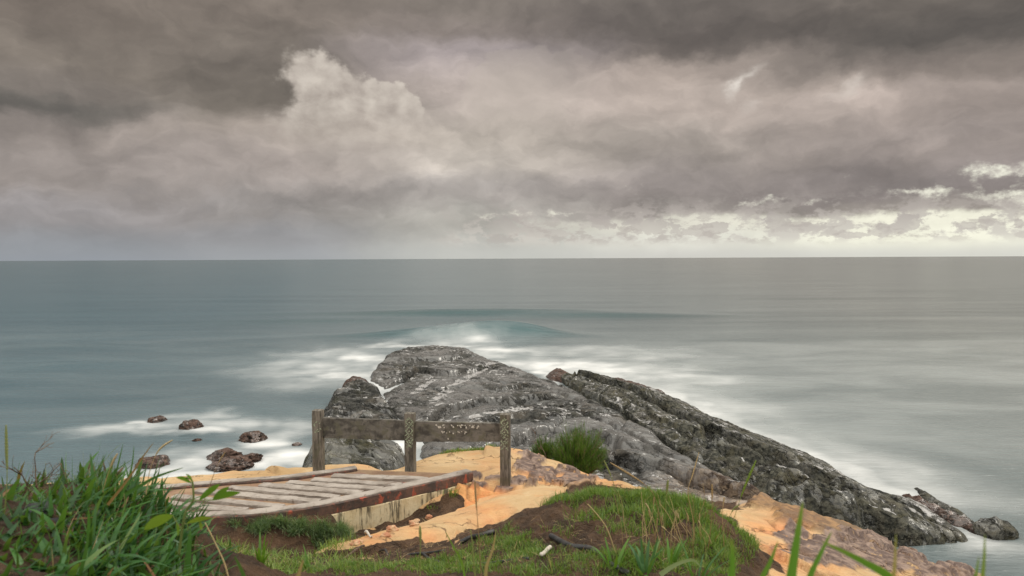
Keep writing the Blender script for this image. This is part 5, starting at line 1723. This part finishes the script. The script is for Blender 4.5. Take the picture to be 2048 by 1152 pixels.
bg_ = 'blurred grass blades close to the camera'
M_NEAR = leaf_mat('near_blade', [(0.0, (0.045, 0.150, 0.018)), (0.5, (0.075, 0.210, 0.022)), (0.8, (0.17, 0.22, 0.04)), (1.0, (0.38, 0.24, 0.10))], 0.4, 0.4, (0.22, 0.25, 0.05))
NB = [([(1566, 1330), (1578, 1190), (1592, 1090), (1606, 1002)], 1.10, .0215, .45, 'widest upright green grass blade at the bottom right, close and blurred'),
      ([(1830, 1250), (1790, 1165), (1720, 1120), (1642, 1082)], 1.15, .020, .35, 'green grass blade slanting down to the right across the others'),
      ([(1590, 1300), (1615, 1170), (1640, 1110), (1664, 1062)], 1.12, .013, .5, 'narrow green blade leaning right beside the widest blade'),
      ([(1490, 1300), (1515, 1180), (1540, 1125), (1556, 1082)], 1.2, .013, .55, 'short green blade left of the widest blade, leaning right'),
      ([(1462, 1300), (1463, 1180), (1465, 1120), (1463, 1076)], 1.2, .016, .4, 'short upright green blade leftmost of the close blurred blades'),
      ([(1780, 1300), (1786, 1180), (1790, 1120), (1792, 1066)], 1.0, .0075, .95, 'thin brownish upright blade in front of the narrow water channel'),
      ([(1958, 1300), (1963, 1180), (1968, 1120), (1970, 1068)], 0.95, .008, .75, 'thin olive upright blade rightmost of the close blurred blades'),
      ([(1930, 1300), (1942, 1200), (1952, 1150), (1958, 1112)], 0.95, .008, .6, 'short green blade just left of the rightmost blade')]
for pth, Y, w, tn, lb in NB:
    blade_thing(pth, Y, w, M_NEAR, 'grass_sprig', lb, tn, group=bg_)
# distinct tall blades standing out of the left grass
for pth, Y, w, tn, lb, mt in (([(215, 1010), (255, 960), (285, 915), (308, 884)], 2.45, .011, 1.0, 'brown withered blade leaning right above the left grass', M_BLADE),
                              ([(240, 1000), (262, 940), (268, 890)], 2.6, .011, .45, 'upright green blade with a pointed tip at the top of the left grass', M_BLADE),
                              ([(150, 980), (190, 945), (213, 907)], 2.6, .009, .5, 'slim green blade arching right out of the left grass', M_BLADE),
                              ([(250, 990), (310, 955), (368, 935)], 2.5, .014, .4, 'long green blade reaching right toward the seedling', M_BLADE),
                              ([(470, 1230), (490, 1170), (478, 1130), (468, 1112)], 1.6, .016, .35, 'broad green blade at the bottom edge right of the left grass', M_BLADE),
                              ([(575, 1240), (588, 1180), (600, 1140), (607, 1118)], 1.4, .013, .97, 'orange withered leaf tip poking up at the bottom edge', M_BLADE)):
    blade_thing(pth, Y, w, mt, 'grass_sprig', lb, tn)


# ---- grass stalks
def stalk(path_px, Y, rad, head, label, mat=M_STRAW, tint=0.5, group=None, head_w=0.004, dY=0.0, head_mat=None):
    pts = np.array([at(px, py, Y + dY * i / (len(path_px) - 1)) for i, (px, py) in enumerate(path_px)])
    g = gz_at(pts[0, 0], pts[0, 1])[0]
    root = empty('grass_stalk', pts[0], label, 'grass stalk', group)
    P = spline(pts, 26)
    cut = int(26 * (1 - head))
    V, F = tube(P[:cut + 1] if head else P, np.linspace(rad, rad * 0.55, cut + 1 if head else 26), 5)
    o = link('stem', raw_mesh('stem', V, F, True, {'tint': np.full(len(V), tint), 'tip': np.zeros(len(V))}), mat, root)
    local(o)
    if head:
        Q = spline(P[cut:], 40)
        t = np.linspace(0, 1, 40)
        r = head_w * (0.35 + 0.65 * np.sin(np.pi * np.clip(t * 0.9 + 0.08, 0, 1))) * (1 + 0.35 * np.sin(np.arange(40) * 2.4))
        V, F = tube(Q, r, 6)
        o = link('seed_head', raw_mesh('seed_head', V, F, True, {'tint': np.full(len(V), min(1, tint + .2)), 'tip': np.zeros(len(V))}), head_mat or mat, root)
        local(o)
    return root


stalk([(1388, 1105), (1386, 1040), (1376, 985), (1385, 950), (1398, 905)], 4.6, .0035, .35, 'tall straw stalk with a bent seed head rising above the mound against the dark rock', tint=.55)
stalk([(1446, 1120), (1464, 1050), (1487, 980), (1512, 921)], 4.2, .0025, .42, 'slender green stalk with a long spiky seed head leaning over the ridge', M_STEMG, .6, head_w=.007, head_mat=M_LEAF)
stalk([(1262, 1080), (1240, 1010), (1225, 960), (1208, 921)], 4.5, .003, .30, 'yellow green stalk arching left in front of the sandstone crest', M_STEMG, .8, head_w=.005)
stalk([(1330, 1090), (1316, 1020), (1296, 975), (1220, 925)], 4.6, .003, .30, 'stalk bent flat to the left with a dark seed head beside the shrub', M_STRAW, .1, head_w=.007)
stalk([(1328, 1092), (1330, 1040), (1332, 1000), (1336, 960)], 4.7, .0045, .25, 'short upright yellow green stalk left of the tall straw stalk', M_STEMG, .7, head_w=.008)
stalk([(1416, 1100), (1421, 1060), (1424, 1020), (1424, 968)], 4.5, .003, .22, 'straight brown stalk at the right shoulder of the mound', M_STRAW, .2, head_w=.006)
stalk([(1232, 1110), (1215, 1060), (1195, 1030), (1175, 1008)], 4.4, .0045, .0, 'pale dry stalk leaning left on the brown face of the mound', M_STRAW, .8)
stalk([(1440, 1085), (1452, 1050), (1466, 1020), (1478, 1010)], 4.4, .003, .4, 'olive stalk leaning right at the right foot of the mound', M_STEMG, .5, head_w=.005)
stalk([(8, 1040), (14, 960), (13, 900), (12, 850)], 2.4, .0022, .55, 'lone thin stalk with a straight seed head at the left edge of the photo', M_STEMG, .6, head_w=.0045)
stalk([(292, 990), (300, 940), (318, 900), (345, 880)], 2.9, .0020, .45, 'fine stalk with a yellow seed head leaning right over the left grass', M_STRAW, .8, head_w=.004)
stalk([(205, 985), (215, 950), (225, 925), (235, 907)], 2.8, .0018, .5, 'tiny straw seed head left of the brown withered blade', M_STRAW, .7, head_w=.004)
stalk([(840, 1180), (840, 1120), (841, 1090), (840, 1052)], 2.6, .0028, .30, 'straight green stalk rising in front of the sand tongue', M_STEMG, .8, head_w=.005)
stalk([(955, 1200), (948, 1130), (945, 1090), (941, 1060)], 2.4, .003, .0, 'green forked stalk with a yellowing leaf at the bottom centre', M_STEMG, .8)
stalk([(965, 1200), (958, 1080), (952, 1000), (950, 962)], 2.6, .0022, .45, 'very thin brown stalk rising across the orange sandstone slab', M_STRAW, .1, head_w=.004)
stalk([(462, 1180), (450, 1130), (430, 1085), (410, 1045)], 2.4, .003, .0, 'straw coloured stem leaning left below the seedling', M_STRAW, .8)
stalk([(405, 1010), (418, 975), (435, 930), (450, 905)], 2.8, .0018, .3, 'brown stalk standing in front of the left kerb of the walkway', M_STRAW, .15, head_w=.003)
blade_thing([(975, 1200), (972, 1140), (985, 1100), (992, 1062)], 2.3, .014, M_BLADE, 'grass_sprig', 'yellow withered leaf beside the forked stalk', .955)
blade_thing([(935, 1200), (925, 1130), (905, 1090), (890, 1062)], 2.5, .010, M_NEAR, 'grass_sprig', 'fresh green leaf leaning left beside the forked stalk', .6)
sr = np.random.default_rng(21)
for i in range(34):
    px = sr.normal(1350, 62)
    b_ = sr.uniform(1070, 1125)
    tipx, tipy = px + sr.normal(-10, 22), b_ - sr.uniform(45, 115)
    pth = [(px, b_), (px + (tipx - px) * .3 + sr.normal(0, 3), b_ + (tipy - b_) * .4), (px + (tipx - px) * .6 + sr.normal(0, 3), b_ + (tipy - b_) * .7), (tipx, tipy)]
    stalk(pth, sr.uniform(4.3, 4.8), sr.uniform(.0018, .003), 0.2 if i % 3 == 0 else 0, 'thin dry straw stalk standing in the grass on the right of the mound', M_STRAW, sr.uniform(.3, 1), 'dry stalks on the mound', .0045)

# ---- broad leaved plants at the foot of the mound
def rosette(px, py, Y0, Y1, n, L, W, label, tint=(.1, .6), mat=M_LEAF, seed=0):
    r = np.random.default_rng(seed)
    c = on_ground(px, py, Y0, Y1, 500)
    root = empty('leafy_plant', c, label, 'plant')
    az_ = r.uniform(0, 6.28, n)
    b = c + np.stack([0.03 * np.cos(az_), 0.03 * np.sin(az_), 0 * az_], 1)
    s_ = blades(b, r.uniform(.6, 1.0, n) * L, r.uniform(.7, 1.0, n) * W, az_, r.normal(.45, .25, n), r.normal(.55, .4, n), 7, r.uniform(*tint, n), profile=0.5, twist=0.0)
    put_blades('foliage', [s_], mat, parent=root)
    return root


rosette(1228, 1140, 3.4, 5.5, 11, .24, .028, 'broad leaved green plant right of the thick hose end', seed=1)
rosette(1290, 1150, 3.2, 5.0, 12, .26, .030, 'broad leaved plant in the bottom grass left of the drooping pale leaf', seed=2, mat=M_BLADE, tint=(.3, .85))
rosette(1340, 1135, 3.4, 5.0, 10, .22, .022, 'narrow leaved green plant under the dry stalks', seed=3)
rosette(1395, 1160, 3.0, 4.6, 11, .24, .020, 'spreading green plant at the bottom edge below the mound', seed=4, mat=M_BLADE, tint=(.2, .7))
rosette(620, 1140, 3.6, 6.5, 9, .20, .022, 'small green weed on the soil near the bottom edge', seed=6)
rosette(520, 1128, 3.6, 6.5, 9, .20, .020, 'small bright weed on the soil under the walkway corner', seed=7)
rosette(1110, 1150, 3.2, 5.0, 8, .15, .010, 'small tuft of yellow green leaves below the thin cable', seed=8, mat=M_NEAR, tint=(.5, .9))
blade_thing([(1320, 1150), (1350, 1130), (1385, 1120), (1402, 1135)], 3.6, .028, M_BLUE, 'grass_sprig', 'pale grey green drooping leaf at the foot of the mound', .8)

# ---- the seedling with oval leaves
sroot_p = at(366, 1080, 2.25)
seedling = empty('seedling', sroot_p, 'seedling with a few oval bright green leaves in front of the walkway', 'seedling')
P = spline([at(*q, 2.25) for q in ((358, 1110), (364, 1060), (372, 1022), (386, 1001), (386, 975), (383, 960), (372, 954))], 40)
V, F = tube(P, np.linspace(.0042, .0026, 40), 7)
local(link('stem', raw_mesh('stem', V, F, True, {'tint': np.full(len(V), .2), 'tip': 0 * V[:, 0]}), M_STEMG, seedling))


def oval_leaf(a, b, w, Y, tint, cup=0.25, dY=0.0):
    A, B = at(*a, Y), at(*b, Y + dY)
    n = 12
    t = np.linspace(0, 1, n)
    d = B - A
    Lg = np.linalg.norm(d)
    d = d / Lg
    sd = np.cross(d, np.array([0.15, 0.85, 0.5]))
    sd /= np.linalg.norm(sd)
    nr = np.cross(sd, d)
    wd = w * np.sin(np.pi * np.clip(t, 0.0, 1)) ** 0.75 * (1 - .15 * t) + .0006
    C = A + d * (t * Lg)[:, None] + nr * (0.06 * Lg * np.sin(np.pi * t))[:, None]
    cols = []
    for s_ in (-1, -.5, 0, .5, 1):
        cols.append(C + sd * (wd * s_)[:, None] + nr * (cup * wd * (abs(s_) ** 1.3))[:, None])
    V = np.stack(cols, 1).reshape(-1, 3)
    F = [[i * 5 + j, i * 5 + j + 1, i * 5 + 5 + j + 1, i * 5 + 5 + j] for i in range(n - 1) for j in range(4)]
    local(link('leaf', raw_mesh('leaf', V, np.array(F), True, {'tint': np.full(len(V), tint), 'tip': np.repeat(t, 5)}), M_LEAF, seedling))


for q in (((398, 1001), (440, 968), .0105, 2.24, .25), ((424, 1001), (481, 985), .0130, 2.23, .2), ((425, 1000), (458, 974), .0095, 2.27, .3), ((288, 1060), (346, 1030), .0185, 2.12, .75), ((352, 955), (383, 967), .011, 2.25, .55),
          ((372, 948), (384, 963), .006, 2.23, .6), ((374, 1047), (424, 1036), .010, 2.2, .95), ((402, 1060), (399, 1043), .006, 2.2, .9), ((356, 1072), (353, 1045), .005, 2.2, .7)):
    oval_leaf(*q)
for pts in (((386, 1001), (398, 1001), (425, 1000)), ((372, 1022), (368, 1045), (374, 1048)), ((364, 1060), (350, 1040), (346, 1031))):
    V, F = tube(spline([at(*q, 2.24) for q in pts], 12), .0016, 6)
    local(link('leaf_stalk', raw_mesh('leaf_stalk', V, F, True, {'tint': np.full(len(V), .3), 'tip': 0 * V[:, 0]}), M_STEMG, seedling))

# ---- the dark bulk showing through the grass in the lower left corner
m_, bs_ = new_mat('black_weathered_stone')
p = geo()
put(bs_, color=mix(noise(p, 9.0, 6, .6, .4).step(.4, .68), (0.004, 0.004, 0.006), (0.022, 0.022, 0.028)), rough=.6, normal=bump(noise(p, 22.0, 6, .65), .02, .8))
o = boulder('stone', 20, 1150, 220, 140, m_, 'black stone in the lower left corner, half covered by the tall grass', seed=31., rough=.3, Y=2.35)
o.location = Vector(at(24, 1125, 2.5))


# ---- bare twigs against the water
def twiggery(name, base_px, Y, h, n, label, cat, seed, mat=M_TWIG, spread=0.8, rad=.0035):
    r = np.random.default_rng(seed)
    b = at(*base_px, Y)
    root = empty(name, b, label, cat)
    parts_ = []

    def grow(p, d, L, rd, depth):
        k = 7
        pts = [p]
        for i in range(k):
            d = d + r.normal(0, .12, 3)
            d /= np.linalg.norm(d)
            pts.append(pts[-1] + d * L / k)
        parts_.append(tube(np.array(pts), np.linspace(rd, rd * .55, k + 1), 5))
        if depth:
            for j in range(r.integers(2, 4)):
                i = r.integers(2, k + 1)
                e = d + r.normal(0, spread, 3) * np.array([1, .6, .7])
                e /= np.linalg.norm(e)
                grow(pts[i], e, L * r.uniform(.45, .7), rd * .6, depth - 1)
    for j in range(n):
        d0 = np.array([r.normal(0, .45), r.normal(0, .25), 1.0])
        grow(b + np.array([r.normal(0, .04), r.normal(0, .04), 0]), d0 / np.linalg.norm(d0), h * r.uniform(.5, .8), rad, 2)
    V, F = merge(parts_)
    o = link('branches', raw_mesh('branches', V, F, True), mat, root)
    local(o)
    return root


twiggery('twig_bush', (45, 990), 2.9, .22, 4, 'bare dark twigs branching against the water at the left edge', 'twigs', 3, rad=.0030, spread=.7)
twiggery('twig_bush', (90, 985), 3.1, .20, 3, 'finer bare twigs right of the dark branching ones', 'twigs', 5, rad=.0021, spread=.6)


# ---- needle leaved shrubs
def shrub(base, w, h, n_spray, n_needle, nl, nw, label, seed, up=0.55, lop=0.0):
    r = np.random.default_rng(seed)
    root = empty('shrub', base, label, 'shrub')
    tr = []
    bs_list, az_l, le_l, L_l, ti_l = [], [], [], [], []
    for i in range(n_spray):
        a = r.uniform(0, 6.28)
        rr_ = np.sqrt(r.random())
        foot = base + np.array([np.cos(a) * rr_ * w * .42, np.sin(a) * rr_ * w * .35, 0.0])
        tilt = rr_ * 1.05 + r.normal(0, .16)
        hh = h * (1 - .55 * rr_ ** 1.6) * r.uniform(.62, 1.08) * (1 + lop * np.cos(a) * rr_)
        d = np.array([np.cos(a) * np.sin(tilt), np.sin(a) * np.sin(tilt), np.cos(tilt)])
        start = base + (foot - base) * .35
        end = start + d * hh
        tr.append(tube(np.stack([start - np.array([0, 0, .15]), (start + end) / 2 + r.normal(0, .02, 3), end]), np.array([.012, .008, .003]), 4))
        t = r.uniform(.12, 1.0, n_needle) ** .8
        bs_list.append(start + d * (hh * t)[:, None] + r.normal(0, .025 * w, (n_needle, 3)))
        az_l.append(a + r.normal(0, .9, n_needle))
        le_l.append(np.clip(tilt * .8 + r.normal(0, .38, n_needle), 0, 1.6))
        L_l.append(r.uniform(.55, 1, n_needle) * nl)
        ti_l.append(np.clip(r.normal(.25 + .35 * t, .18), 0, 1) * .9 + .1 * r.random())  # needles tinted darker towards the inside: inner shade put into the colour
    V, F = merge(tr)
    local(link('branches', raw_mesh('branches', V, F, True), M_TWIG, root))
    B = np.concatenate(bs_list)
    s_ = blades(B, np.concatenate(L_l), nw, np.concatenate(az_l), np.concatenate(le_l), r.normal(.1, .25, len(B)), 3, np.concatenate(ti_l))
    put_blades('foliage', [s_], M_NEEDLE, parent=root)
    return root


shrub(at(1152, 945, 15.2), 1.5, .98, 300, 80, .15, .008, 'dense dark green needle leaved shrub growing behind the sandstone crest', 3, lop=.15)
shrub(at(1090, 915, 15.6), .75, .42, 50, 60, .14, .010, 'low thin olive shrub left of the dense dark green one', 4)
shrub(at(192, 985, 3.2), .12, .19, 16, 34, .055, .0028, 'small dark needle leaved sprig above the left grass', 5)
twiggery('twig_bush', (1092, 915), 15.2, .55, 2, 'bare brown twig standing left of the dense green shrub', 'twigs', 8, rad=.008, spread=.4)
